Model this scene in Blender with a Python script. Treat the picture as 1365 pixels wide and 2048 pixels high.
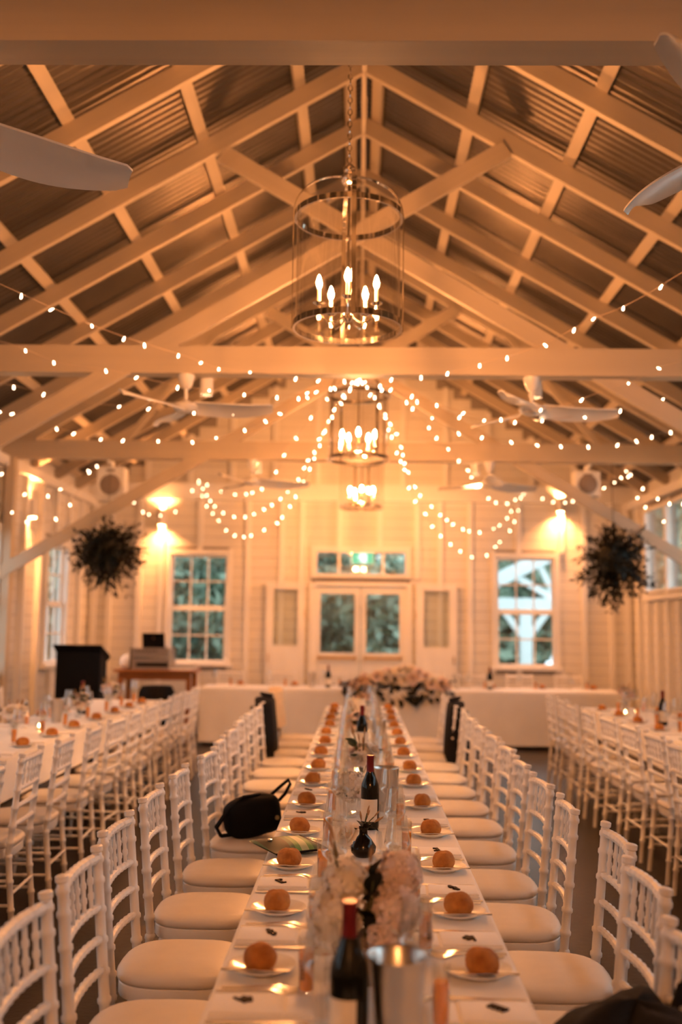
import bpy, math, random
from mathutils import Vector, Matrix

# ------------------------------------------------------------------ scene, camera, world, exposure
for _o in list(bpy.data.objects):
    bpy.data.objects.remove(_o)
scene = bpy.context.scene
COL = scene.collection
random.seed(7)

FPX, IW, IH, EYE = 1991.0, 1365.0, 2048.0, 1.6
YAW, PITCH, ROLL = math.radians(1.094), math.radians(6.463), math.radians(0.7)
_f = Vector((-math.sin(YAW) * math.cos(PITCH), math.cos(YAW) * math.cos(PITCH), math.sin(PITCH)))
_r = Vector((math.cos(YAW), math.sin(YAW), 0))
_u = _r.cross(_f)
CR = _r * math.cos(ROLL) + _u * math.sin(ROLL)
CU = _u * math.cos(ROLL) - _r * math.sin(ROLL)
cd = bpy.data.cameras.new('camera')
cam = bpy.data.objects.new('camera', cd)
COL.objects.link(cam)
cam.matrix_world = Matrix(((CR.x, CU.x, -_f.x, 0), (CR.y, CU.y, -_f.y, 0), (CR.z, CU.z, -_f.z, EYE), (0, 0, 0, 1)))
cd.sensor_fit = 'VERTICAL'
cd.sensor_height = 36.0
cd.sensor_width = 24.0
cd.lens = 35.0
cd.clip_start = 0.05
cd.clip_end = 300
cd.dof.use_dof = True
cd.dof.focus_distance = 3.7
cd.dof.aperture_fstop = 1.4
scene.camera = cam

world = bpy.data.worlds.new('world')
scene.world = world
world.use_nodes = True
_bg = world.node_tree.nodes['Background']
_bg.inputs[0].default_value = (0.66, 0.80, 0.86, 1)
_bg.inputs[1].default_value = 1.7

scene.view_settings.view_transform = 'Standard'
scene.view_settings.look = 'None'
scene.view_settings.gamma = 1.0
scene.view_settings.use_curve_mapping = False
scene.view_settings.exposure = 1.2
scene.cycles.transparent_max_bounces = 48

WARM = (1.0, 0.37, 0.11)          # colour of every filament in the room
CANDLE_BULB = 1450.0                # chandelier bulbs
FAIRY_BULB = 11.0                  # string lights
SCONCE = 1900.0
SPOT = 1300.0                       # added downlights behind the tie beams


def ray(x, y):
    return CR * ((x - IW / 2) / FPX) - CU * ((y - IH / 2) / FPX) + _f


def at(x, y, Y):
    """measured point of the photograph on the vertical plane at distance Y"""
    v = ray(x, y)
    return Vector((0, 0, EYE)) + v * (Y / v.y)


# ------------------------------------------------------------------ materials
MATS = {}


def pmat(name, col, rough=0.6, metal=0.0, noise=0.0, scale=8.0, bump=0.0, bscale=40.0, spec=0.5, emit=None,
         estr=0.0, trans=0.0, ior=1.45, sheen=0.0, col2=None, stretch=None, coat=0.0, sss=0.0):
    m = bpy.data.materials.new(name)
    m.use_nodes = True
    nt = m.node_tree
    b = nt.nodes['Principled BSDF']
    b.inputs['Base Color'].default_value = (*col, 1)
    b.inputs['Roughness'].default_value = rough
    b.inputs['Metallic'].default_value = metal
    b.inputs['Specular IOR Level'].default_value = spec
    b.inputs['IOR'].default_value = ior
    b.inputs['Transmission Weight'].default_value = trans
    b.inputs['Sheen Weight'].default_value = sheen
    b.inputs['Coat Weight'].default_value = coat
    b.inputs['Subsurface Weight'].default_value = sss
    if sss:
        b.inputs['Subsurface Radius'].default_value = (0.02, 0.012, 0.008)
    if emit:
        b.inputs['Emission Color'].default_value = (*emit, 1)
        b.inputs['Emission Strength'].default_value = estr
    if noise or bump or col2:
        tc = nt.nodes.new('ShaderNodeTexCoord')
        mp = nt.nodes.new('ShaderNodeMapping')
        nt.links.new(tc.outputs['Object'], mp.inputs[0])
        if stretch:
            mp.inputs['Scale'].default_value = stretch
    if noise or col2:
        n = nt.nodes.new('ShaderNodeTexNoise')
        n.inputs['Scale'].default_value = scale
        n.inputs['Detail'].default_value = 5
        nt.links.new(mp.outputs[0], n.inputs[0])
        rp = nt.nodes.new('ShaderNodeValToRGB')
        c2 = col2 if col2 else tuple(max(0, c * (1 - noise)) for c in col)
        rp.color_ramp.elements[0].color = (*c2, 1)
        rp.color_ramp.elements[0].position = 0.32
        rp.color_ramp.elements[1].color = (*col, 1)
        rp.color_ramp.elements[1].position = 0.68
        nt.links.new(n.outputs[0], rp.inputs[0])
        nt.links.new(rp.outputs[0], b.inputs['Base Color'])
    if bump:
        n2 = nt.nodes.new('ShaderNodeTexNoise')
        n2.inputs['Scale'].default_value = bscale
        n2.inputs['Detail'].default_value = 4
        nt.links.new(mp.outputs[0], n2.inputs[0])
        bp = nt.nodes.new('ShaderNodeBump')
        bp.inputs['Strength'].default_value = bump
        bp.inputs['Distance'].default_value = 0.01
        nt.links.new(n2.outputs[0], bp.inputs['Height'])
        nt.links.new(bp.outputs[0], b.inputs['Normal'])
    MATS[name] = m
    return m


def glassmat(name, tint=(0.97, 0.98, 0.97), lo=0.05, rough=0.02):
    """clear thin glass: transparent with a Fresnel sheen"""
    m = bpy.data.materials.new(name)
    m.use_nodes = True
    nt = m.node_tree
    nt.nodes.clear()
    out = nt.nodes.new('ShaderNodeOutputMaterial')
    mix = nt.nodes.new('ShaderNodeMixShader')
    tr = nt.nodes.new('ShaderNodeBsdfTransparent')
    tr.inputs[0].default_value = (*tint, 1)
    gl = nt.nodes.new('ShaderNodeBsdfGlossy')
    gl.inputs['Roughness'].default_value = rough
    gl.inputs[0].default_value = (1, 1, 1, 1)
    fr = nt.nodes.new('ShaderNodeLayerWeight')
    fr.inputs[0].default_value = 0.5
    pw = nt.nodes.new('ShaderNodeMath')
    pw.operation = 'POWER'
    pw.inputs[1].default_value = 3.5
    nt.links.new(fr.outputs['Facing'], pw.inputs[0])
    mx = nt.nodes.new('ShaderNodeMath')
    mx.operation = 'MULTIPLY_ADD'
    mx.inputs[1].default_value = 0.75
    mx.inputs[2].default_value = lo
    nt.links.new(pw.outputs[0], mx.inputs[0])
    nt.links.new(mx.outputs[0], mix.inputs[0])
    nt.links.new(tr.outputs[0], mix.inputs[1])
    nt.links.new(gl.outputs[0], mix.inputs[2])
    nt.links.new(mix.outputs[0], out.inputs[0])
    MATS[name] = m
    return m


def emitmat(name, col, strength):
    m = bpy.data.materials.new(name)
    m.use_nodes = True
    nt = m.node_tree
    nt.nodes.clear()
    out = nt.nodes.new('ShaderNodeOutputMaterial')
    e = nt.nodes.new('ShaderNodeEmission')
    e.inputs[0].default_value = (*col, 1)
    e.inputs[1].default_value = strength
    nt.links.new(e.outputs[0], out.inputs[0])
    MATS[name] = m
    return m


pmat('paint', (0.80, 0.78, 0.74), 0.55, noise=0.06, scale=3.0, bump=0.05, bscale=30)
pmat('board_paint', (0.72, 0.69, 0.63), 0.6, noise=0.07, scale=4.0, bump=0.08, bscale=20)
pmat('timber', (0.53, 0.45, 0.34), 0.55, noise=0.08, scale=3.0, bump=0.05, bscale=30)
pmat('gap', (0.30, 0.27, 0.24), 0.9)
pmat('iron', (0.145, 0.125, 0.105), 0.36, metal=0.7, noise=0.25, scale=2.5, bump=0.04, bscale=25)
pmat('concrete', (0.035, 0.025, 0.019), 0.32, noise=0.45, scale=1.6, bump=0.12, bscale=30, spec=0.2)
pmat('chair_white', (0.85, 0.82, 0.78), 0.32, noise=0.03, scale=20)
pmat('vinyl', (0.74, 0.68, 0.60), 0.42, noise=0.05, scale=12, bump=0.05, bscale=90)
pmat('cloth', (0.86, 0.84, 0.80), 0.85, noise=0.05, scale=5, bump=0.10, bscale=60, sheen=0.2)
pmat('napkin', (0.91, 0.89, 0.86), 0.9, bump=0.12, bscale=120, sheen=0.2)
pmat('ceramic', (0.82, 0.81, 0.78), 0.12, coat=0.3, noise=0.02, scale=4)
pmat('bread', (0.60, 0.25, 0.05), 0.75, col2=(0.34, 0.115, 0.018), scale=22, bump=0.5, bscale=60)
pmat('steel', (0.72, 0.70, 0.66), 0.22, metal=1.0, noise=0.05, scale=6)
pmat('bucket_steel', (0.62, 0.60, 0.57), 0.28, metal=1.0, noise=0.08, scale=5, bump=0.02, bscale=14)
pmat('nickel', (0.80, 0.75, 0.68), 0.10, metal=1.0, noise=0.03, scale=6)
pmat('tag', (0.022, 0.010, 0.005), 0.7, spec=0.15, noise=0.2, scale=30)
pmat('amber', (0.90, 0.33, 0.015), 0.12, noise=0.08, scale=10)
pmat('bottle', (0.004, 0.005, 0.004), 0.07, spec=0.35, noise=0.1, scale=3)
pmat('foil', (0.16, 0.008, 0.012), 0.35, metal=0.4, noise=0.1, scale=30)
pmat('label', (0.75, 0.70, 0.60), 0.7, noise=0.1, scale=30)
pmat('rose', (0.84, 0.77, 0.68), 0.75, noise=0.08, scale=15, sss=0.2)
pmat('pink', (0.84, 0.68, 0.61), 0.8, noise=0.14, scale=20, sss=0.2)
pmat('peach', (0.82, 0.60, 0.40), 0.8, noise=0.14, scale=20, sss=0.2)
pmat('leaf', (0.055, 0.075, 0.035), 0.55, noise=0.3, scale=12)
pmat('dark_leaf', (0.011, 0.012, 0.007), 0.6, spec=0.25, noise=0.35, scale=9)
pmat('dry', (0.42, 0.25, 0.12), 0.85, noise=0.2, scale=15)
pmat('stem', (0.10, 0.10, 0.04), 0.8, noise=0.2, scale=15)
pmat('smoke_vase', (0.30, 0.22, 0.16), 0.25, noise=0.3, scale=20, bump=0.25, bscale=40)
pmat('dark_vase', (0.008, 0.006, 0.005), 0.15, spec=0.35, noise=0.1, scale=5)
pmat('wax', (0.88, 0.74, 0.55), 0.6, noise=0.04, scale=5, sss=0.3)
pmat('black', (0.005, 0.005, 0.006), 0.7, spec=0.15, noise=0.2, scale=20)
pmat('black_cloth', (0.007, 0.007, 0.009), 0.95, noise=0.2, scale=30, bump=0.2, bscale=80)
pmat('shawl', (0.85, 0.66, 0.42), 0.85, noise=0.15, scale=20, bump=0.25, bscale=70)
pmat('wood', (0.36, 0.14, 0.045), 0.4, col2=(0.20, 0.07, 0.02), scale=5, stretch=(1, 6, 6), bump=0.05)
pmat('fan_white', (0.72, 0.70, 0.67), 0.22, noise=0.03, scale=4)
pmat('grille', (0.30, 0.24, 0.20), 0.7, noise=0.2, scale=60)
pmat('case_metal', (0.32, 0.29, 0.28), 0.4, metal=0.5, noise=0.1, scale=10)
pmat('brass', (0.50, 0.34, 0.16), 0.3, metal=1.0, noise=0.1, scale=10)
pmat('grass', (0.10, 0.14, 0.07), 0.9, noise=0.4, scale=3)
pmat('tree', (0.36, 0.45, 0.33), 0.7, noise=0.5, scale=1.4)
pmat('tree_pale', (0.46, 0.53, 0.40), 0.7, noise=0.4, scale=1.4)
pmat('bark', (0.12, 0.09, 0.06), 0.9, noise=0.3, scale=6)
pmat('pavilion', (0.86, 0.88, 0.88), 0.6, noise=0.03, scale=3)
pmat('wire', (0.55, 0.42, 0.30), 0.5, noise=0.05, scale=10)
pmat('cable', (0.10, 0.08, 0.06), 0.6, noise=0.1, scale=10)
glassmat('glass', (0.96, 0.965, 0.96), lo=0.09)
glassmat('lantern_glass', (0.985, 0.98, 0.97), lo=0.07, rough=0.03)
glassmat('pane', (0.93, 0.96, 0.97), lo=0.05)
emitmat('candle_bulb', WARM, CANDLE_BULB)
emitmat('fairy', (1.0, 0.62, 0.36), FAIRY_BULB)
emitmat('sconce_lamp', WARM, SCONCE)
emitmat('added_spot_lamp', (1.0, 0.50, 0.22), SPOT)
emitmat('exit_green', (0.30, 0.85, 0.46), 0.40)
emitmat('exit_white', (0.9, 1.0, 0.92), 0.75)
emitmat('flame', (1.0, 0.55, 0.18), 60.0)


def clutch_mat():
    m = pmat('clutch', (0.02, 0.10, 0.07), 0.5)
    nt = m.node_tree
    b = nt.nodes['Principled BSDF']
    tc = nt.nodes.new('ShaderNodeTexCoord')
    w = nt.nodes.new('ShaderNodeTexWave')
    w.bands_direction = 'X'
    w.inputs['Scale'].default_value = 1.0
    w.inputs['Distortion'].default_value = 3.0
    w.inputs['Phase Offset'].default_value = 2.2
    w.inputs['Detail'].default_value = 0.0
    w.inputs['Detail Scale'].default_value = 1.5
    mp = nt.nodes.new('ShaderNodeMapping')
    mp.inputs['Scale'].default_value = (1.5, 1.1, 1)
    nt.links.new(tc.outputs['Object'], mp.inputs[0])
    nt.links.new(mp.outputs[0], w.inputs[0])
    rp = nt.nodes.new('ShaderNodeValToRGB')
    rp.color_ramp.interpolation = 'CONSTANT'
    e = rp.color_ramp.elements
    e[0].color = (0.008, 0.018, 0.014, 1)
    e[0].position = 0
    e[1].color = (0.006, 0.085, 0.058, 1)
    e[1].position = 0.34
    for p, c in ((0.66, (0.07, 0.24, 0.09)), (0.93, (0.34, 0.44, 0.30))):
        k = e.new(p)
        k.color = (*c, 1)
    nt.links.new(w.outputs[0], rp.inputs[0])
    nt.links.new(rp.outputs[0], b.inputs['Base Color'])


clutch_mat()


# ------------------------------------------------------------------ mesh tools
class G:
    def __init__(s):
        s.v, s.f = [], []

    def add(s, v, f, M=None):
        o = len(s.v)
        s.v += [tuple(M @ Vector(p)) if M else tuple(p) for p in v]
        s.f += [tuple(i + o for i in q) for q in f]
        return s

    def box(s, c, d, M=None):
        x, y, z = c
        a, b, h = d[0] / 2, d[1] / 2, d[2] / 2
        v = [(x + i * a, y + j * b, z + k * h) for i in (-1, 1) for j in (-1, 1) for k in (-1, 1)]
        f = [(0, 1, 3, 2), (4, 6, 7, 5), (0, 4, 5, 1), (2, 3, 7, 6), (0, 2, 6, 4), (1, 5, 7, 3)]
        return s.add(v, f, M)

    def lathe(s, prof, seg=16, M=None):
        v, f = [], []
        n = len(prof)
        for r, z in prof:
            for k in range(seg):
                a = 2 * math.pi * k / seg
                v.append((r * math.cos(a), r * math.sin(a), z))
        for i in range(n - 1):
            for k in range(seg):
                k2 = (k + 1) % seg
                f.append((i * seg + k, i * seg + k2, (i + 1) * seg + k2, (i + 1) * seg + k))
        if prof[0][0] < 1e-4 or prof[0][0] > 0:
            pass
        if prof[0][0] > 1e-3:
            pass
        return s.add(v, f, M)

    def capped(s, prof, seg=16, M=None):
        return s.lathe([(0.0, prof[0][1])] + list(prof) + [(0.0, prof[-1][1])], seg, M)

    def tube(s, pts, rad, seg=8, M=None):
        pts = [Vector(p) for p in pts]
        n = len(pts)
        if not hasattr(rad, '__len__'):
            rad = [rad] * n
        v, f = [], []
        t0 = (pts[1] - pts[0]).normalized()
        up = Vector((0, 0, 1)) if abs(t0.z) < 0.9 else Vector((1, 0, 0))
        nx = t0.cross(up).normalized()
        for i in range(n):
            if i == 0:
                t = t0
            elif i == n - 1:
                t = (pts[-1] - pts[-2]).normalized()
            else:
                t = (pts[i + 1] - pts[i - 1]).normalized()
            nx = (nx - t * nx.dot(t)).normalized()
            ny = t.cross(nx)
            for k in range(seg):
                a = 2 * math.pi * k / seg
                v.append(pts[i] + (nx * math.cos(a) + ny * math.sin(a)) * rad[i])
        for i in range(n - 1):
            for k in range(seg):
                k2 = (k + 1) % seg
                f.append((i * seg + k, i * seg + k2, (i + 1) * seg + k2, (i + 1) * seg + k))
        f.append(tuple(range(seg - 1, -1, -1)))
        f.append(tuple((n - 1) * seg + k for k in range(seg)))
        return s.add(v, f, M)

    def prism(s, outline, z0, z1, M=None):
        n = len(outline)
        v = [(x, y, z0) for x, y in outline] + [(x, y, z1) for x, y in outline]
        f = [tuple(range(n - 1, -1, -1)), tuple(range(n, 2 * n))]
        f += [(i, (i + 1) % n, n + (i + 1) % n, n + i) for i in range(n)]
        return s.add(v, f, M)

    def grid(s, fn, nu, nv, M=None, closed=False):
        v = [fn(i / nu, j / nv) for i in range(nu + 1) for j in range(nv + 1)]
        f = [(i * (nv + 1) + j, (i + 1) * (nv + 1) + j, (i + 1) * (nv + 1) + j + 1, i * (nv + 1) + j + 1)
             for i in range(nu) for j in range(nv)]
        return s.add(v, f, M)

    def mesh(s, name, mat, smooth=True, ang=40):
        me = bpy.data.meshes.new(name)
        me.from_pydata(s.v, [], s.f)
        me.materials.append(MATS[mat])
        if smooth:
            me.polygons.foreach_set('use_smooth', [True] * len(me.polygons))
            me.set_sharp_from_angle(angle=math.radians(ang))
        me.update()
        return me


def obj(name, me, parent=None, loc=(0, 0, 0), rot=(0, 0, 0), scale=(1, 1, 1)):
    o = bpy.data.objects.new(name, me)
    COL.objects.link(o)
    o.location = loc
    o.rotation_euler = rot
    o.scale = scale
    if parent:
        o.parent = parent
    return o


def tag(o, label=None, cat=None, group=None, kind=None):
    if label:
        o['label'] = label
    if cat:
        o['category'] = cat
    if group:
        o['group'] = group
    if kind:
        o['kind'] = kind
    return o


def thing(name, label, cat, loc=(0, 0, 0), rot=(0, 0, 0), group=None, kind=None):
    return tag(obj(name, None, None, loc, rot), label, cat, group, kind)


_cube = {}


def cube(mat):
    if mat not in _cube:
        _cube[mat] = G().box((0, 0, 0), (1, 1, 1)).mesh('block', mat, False)
    return _cube[mat]


def bx(name, parent, lo, hi, mat, rot=(0, 0, 0)):
    c = [(a + b) / 2 for a, b in zip(lo, hi)]
    d = [abs(b - a) for a, b in zip(lo, hi)]
    return obj(name, cube(mat), parent, c, rot, d)


def beam(name, parent, p, q, w, h, mat, up=(0, 0, 1), ext=0.0):
    """timber from p to q, w across, h along 'up'"""
    p, q = Vector(p), Vector(q)
    d = (q - p).normalized()
    p, q = p - d * ext, q + d * ext
    s = d.cross(Vector(up)).normalized()
    u = s.cross(d).normalized()
    M = Matrix((d, s, u)).transposed().to_4x4()
    o = obj(name, cube(mat), parent)
    o.matrix_local = Matrix.Translation((p + q) / 2) @ M @ Matrix.Diagonal(((q - p).length, w, h, 1))
    return o


def ordinal(i):
    return ['first', 'second', 'third', 'fourth', 'fifth', 'sixth', 'seventh', 'eighth', 'ninth', 'tenth', 'eleventh',
            'twelfth', 'thirteenth', 'fourteenth', 'fifteenth', 'sixteenth', 'seventeenth', 'eighteenth'][i]


# ------------------------------------------------------------------ room shell
XW, YB, YF = 4.05, 14.8, -3.6        # half width, back wall, wall behind the camera
RIDGE, SL = 5.81, 0.585              # rafter underside at the ridge, slope


def rz(x):
    return RIDGE - SL * abs(x)


fl = obj('floor', G().box((0, (YB + YF) / 2, -0.05), (2 * XW + 0.3, YB - YF + 0.4, 0.1)).mesh('floor', 'concrete', False))
tag(fl, 'dark polished concrete floor between the tables', kind='structure')


def rects_minus(u0, u1, v0, v1, holes):
    us = sorted({u0, u1, *[h[0] for h in holes], *[h[1] for h in holes]})
    us = [u for u in us if u0 <= u <= u1]
    out = []
    for a, b in zip(us, us[1:]):
        hs = sorted([(h[2], h[3]) for h in holes if h[0] <= a + 1e-6 and h[1] >= b - 1e-6])
        z = v0
        for h0, h1 in hs:
            if h0 > z:
                out.append((a, b, z, min(h0, v1)))
            z = max(z, h1)
        if z < v1:
            out.append((a, b, z, v1))
    return out


def spans_minus(u0, u1, za, zb, holes):
    """free stretches of a course za..zb, holes cut out"""
    cuts = sorted([(h[0], h[1]) for h in holes if h[2] < zb - 0.01 and h[3] > za + 0.01])
    out, u = [], u0
    for a, b in cuts:
        if a > u:
            out.append((u, min(a, u1)))
        u = max(u, b)
    if u < u1:
        out.append((u, u1))
    return [s for s in out if s[1] - s[0] > 0.03]


PITCH_B = 0.152
# --- back wall
HB = [(-2.82, -1.95, 1.02, 2.63), (2.02, 2.90, 1.02, 2.63), (-0.63, 0.68, 2.35, 2.67), (-0.71, 0.76, 0.0, 2.22)]
g = G()
for a, b, c, d in rects_minus(-XW - 0.1, XW + 0.1, 0, 3.45, HB):
    g.box(((a + b) / 2, YB + 0.06, (c + d) / 2), (b - a, 0.08, d - c))
zt = RIDGE + 0.2
gy0, gy1 = YB + 0.02, YB + 0.10
xe = XW + 0.1
ze = RIDGE + 0.25 - SL * xe
g.add([(x, yy, zz) for yy in (gy0, gy1) for x, zz in ((-xe, 3.45), (xe, 3.45), (xe, ze), (0, RIDGE + 0.25), (-xe, ze))],
      [(0, 1, 2, 3, 4), (9, 8, 7, 6, 5)] + [(i, i + 5, (i + 1) % 5 + 5, (i + 1) % 5) for i in range(5)])
wb = tag(obj('wall_back', g.mesh('wall_back', 'gap', False)), 'white painted timber gable wall with doors and two windows', kind='structure')
z = 0.0
while z < 5.75:
    z1 = z + PITCH_B - 0.007
    if z < 3.45:
        for a, b in spans_minus(-XW, XW, z, z1, HB):
            bx('board', wb, (a, YB, z), (b, YB + 0.02, z1), 'board_paint')
    else:
        hw = (RIDGE + 0.17 - z1) / SL
        if hw > 0.1:
            bx('board', wb, (-hw, YB, z), (hw, YB + 0.02, z1), 'board_paint')
    z += PITCH_B


def stud_spans(x, z0, z1, holes, hw=0.05):
    cuts = sorted([(h[2] - 0.06, h[3] + 0.06) for h in holes if h[0] - hw - 0.06 < x < h[1] + hw + 0.06])
    out, z = [], z0
    for a, b in cuts:
        if a > z:
            out.append((z, a))
        z = max(z, b)
    if z < z1:
        out.append((z, z1))
    return [s for s in out if s[1] - s[0] > 0.08]


for x in (-3.95, -3.72, -3.28, -2.95, -2.38, -1.66, -1.16, -0.86, -0.30, 0.30, 0.86, 1.20, 1.64, 2.36, 3.0, 3.32, 3.72, 3.95):
    for a, b in stud_spans(x, 0.12, 3.45, HB):
        bx('stud', wb, (x - 0.04, YB - 0.045, a), (x + 0.04, YB, b), 'paint')
for i in range(-5, 6):
    x = i * 0.64
    bx('stud', wb, (x - 0.04, YB - 0.045, 3.68), (x + 0.04, YB, rz(x) + 0.12), 'paint')
bx('plate', wb, (-XW, YB - 0.12, 3.43), (XW, YB - 0.001, 3.68), 'paint')
tag(bx('baseboard_back', None, (-XW, YB - 0.03, 0.0), (-0.8, YB - 0.001, 0.12), 'paint'), 'white skirting board under the back left window', kind='structure')
tag(bx('baseboard_back', None, (0.85, YB - 0.03, 0.0), (XW, YB - 0.001, 0.12), 'paint'), 'white skirting board under the back right window', kind='structure')


# --- side walls
def side_wall(name, sx, holes, label):
    g = G()
    top = rz(XW) + 0.215
    for a, b, c, d in rects_minus(YF, YB, 0, top, holes):
        g.box((sx * (XW + 0.06), (a + b) / 2, (c + d) / 2), (0.08, b - a, d - c))
    w = tag(obj(name, g.mesh(name, 'gap', False)), label, kind='structure')
    z = 0.0
    while z < top - 0.05:
        z1 = min(z + PITCH_B - 0.007, top)
        for a, b in spans_minus(7.5, YB, z, z1, holes):
            bx('board', w, (sx * XW, a, z), (sx * (XW + 0.02), b, z1), 'board_paint')
        for a, b in spans_minus(YF, 7.5, z, z1, holes):
            bx('board', w, (sx * XW, a, z), (sx * (XW + 0.02), b, z1), 'board_paint')
        z += PITCH_B
    return w


WLY = (0.9, 2.9, 4.9, 6.9, 8.9, 10.55)  # added row of windows out of view, lets daylight onto the tables
HL = [(y0 - 0.45, y0 + 0.45, 1.05, 2.62) for y0 in WLY] + [(12.72, 13.62, 1.05, 2.62)]
wl = side_wall('wall_left', -1, HL, 'white boarded left wall with exposed studs and one sash window')
y = 0.4
while y < YB - 0.1:
    for a, b in stud_spans(y, 0.12, 3.35, HL):
        bx('stud', wl, (-XW, y - 0.045, a), (-XW + 0.07, y + 0.045, b), 'paint')
    y += 0.6
bx('plate', wl, (-XW, YF, 3.33), (-XW + 0.1, YB, 3.45), 'paint')
HR = [(13.12 - 0.95 * k, 13.98 - 0.95 * k, 2.08, 3.26) for k in range(13, -1, -1)]
wr = side_wall('wall_right', 1, HR, 'white boarded right wall with a high row of windows')
y = 0.4
while y < YB - 0.1:
    for a, b in stud_spans(y, 0.12, 1.96 if 0.7 < y < 14.05 else 3.35, []):
        bx('stud', wr, (XW - 0.07, y - 0.03, a), (XW, y + 0.03, b), 'paint')
    y += 0.45
bx('plate', wr, (XW - 0.1, YF, 3.33), (XW, YB, 3.45), 'paint')
bx('sill', wr, (XW - 0.09, 0.7, 1.98), (XW, 14.05, 2.06), 'paint')
wf = obj('wall_front', G().box((0, YF - 0.05, 2.9), (2 * XW + 0.4, 0.1, 6.0)).mesh('wall_front', 'board_paint', False))
tag(wf, 'white boarded wall behind the viewer', kind='structure')


# --- ceiling: corrugated iron on purlins, rafters and scissor trusses
ceil = tag(obj('ceiling', None), 'pitched corrugated iron roof on white rafters, purlins and scissor trusses', kind='structure')
for sx in (-1, 1):
    ny = int((YB - YF + 0.3) / 0.076)
    ys = [YF - 0.1 + (YB - YF + 0.25) * k / (ny * 6) for k in range(ny * 6 + 1)]
    g = G()
    v, f = [], []
    for k, yy in enumerate(ys):
        dz = 0.009 * math.cos(2 * math.pi * k / 6)
        for x in (0.03, XW + 0.45):
            v.append((sx * x, yy, RIDGE + 0.235 - SL * x + dz))
    for k in range(len(ys) - 1):
        f.append((2 * k, 2 * k + 1, 2 * k + 3, 2 * k + 2))
    g.add(v, f)
    obj('roof_sheet', g.mesh('roof_sheet', 'iron', True, 80), ceil)
    # ridge cap side
obj('ridge_cap', G().box((0, (YB + YF) / 2, RIDGE + 0.26), (0.3, YB - YF + 0.2, 0.02)).mesh('ridge_cap', 'iron', False), ceil)
bx('ridge_board', ceil, (-0.018, YF, RIDGE + 0.0), (0.018, YB, RIDGE + 0.20), 'timber')
PUR = {-1: (0.115, 0.50, 1.23, 1.94, 2.66, 3.38, 3.98), 1: (0.115, 0.83, 1.55, 2.28, 3.0, 3.72)}
for sx in (-1, 1):
    ang = math.atan(SL) * sx
    for px in PUR[sx]:
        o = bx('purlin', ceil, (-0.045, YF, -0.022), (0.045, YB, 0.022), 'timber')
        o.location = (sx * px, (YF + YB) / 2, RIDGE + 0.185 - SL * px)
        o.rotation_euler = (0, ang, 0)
TR = (-0.95, 3.02, 7.22, 11.07)
RAF = sorted(set([round(7.22 + 0.9625 * k, 3) for k in range(0, 8)] + [round(3.02 + 1.05 * k, 3) for k in range(0, 4)] +
                 [round(3.02 - 1.0 * k, 3) for k in range(1, 6)]))
cs = 1 / math.sqrt(1 + SL * SL)
for yy in RAF:
    for sx in (-1, 1):
        a = Vector((0, yy, RIDGE + 0.08))
        b = Vector((sx * (XW + 0.02), yy, RIDGE + 0.08 - SL * (XW + 0.02)))
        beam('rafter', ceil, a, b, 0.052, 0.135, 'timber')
bt = 0.14
for yy in TR:
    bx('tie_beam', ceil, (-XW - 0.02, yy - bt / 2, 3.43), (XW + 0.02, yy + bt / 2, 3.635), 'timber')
    for sx in (-1, 1):
        # scissor braces: from the wall post up through the middle to the far rafter
        yo = yy - sx * 0.0 - 0.047 * sx
        ss = 0.598
        p = Vector((sx * 1.08, yo, 4.53 + ss * 1.08))
        q = Vector((-sx * (XW - 0.02), yo, 4.53 - ss * (XW - 0.02)))
        beam('scissor_brace', ceil, p, q, 0.045, 0.135, 'timber')
for sx in (-1, 1):
    beam('strut', ceil, (sx * 2.66, 11.04, 3.63), (sx * 1.62, 11.04, rz(1.62) + 0.05), 0.03, 0.06, 'timber')
    # wall posts under the trusses
    for yy in TR[1:]:
        bx('post', ceil, (sx * (XW - 0.11) - 0.045, yy - 0.06, 0.0), (sx * (XW - 0.11) + 0.045, yy + 0.06, 3.43), 'timber')


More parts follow.
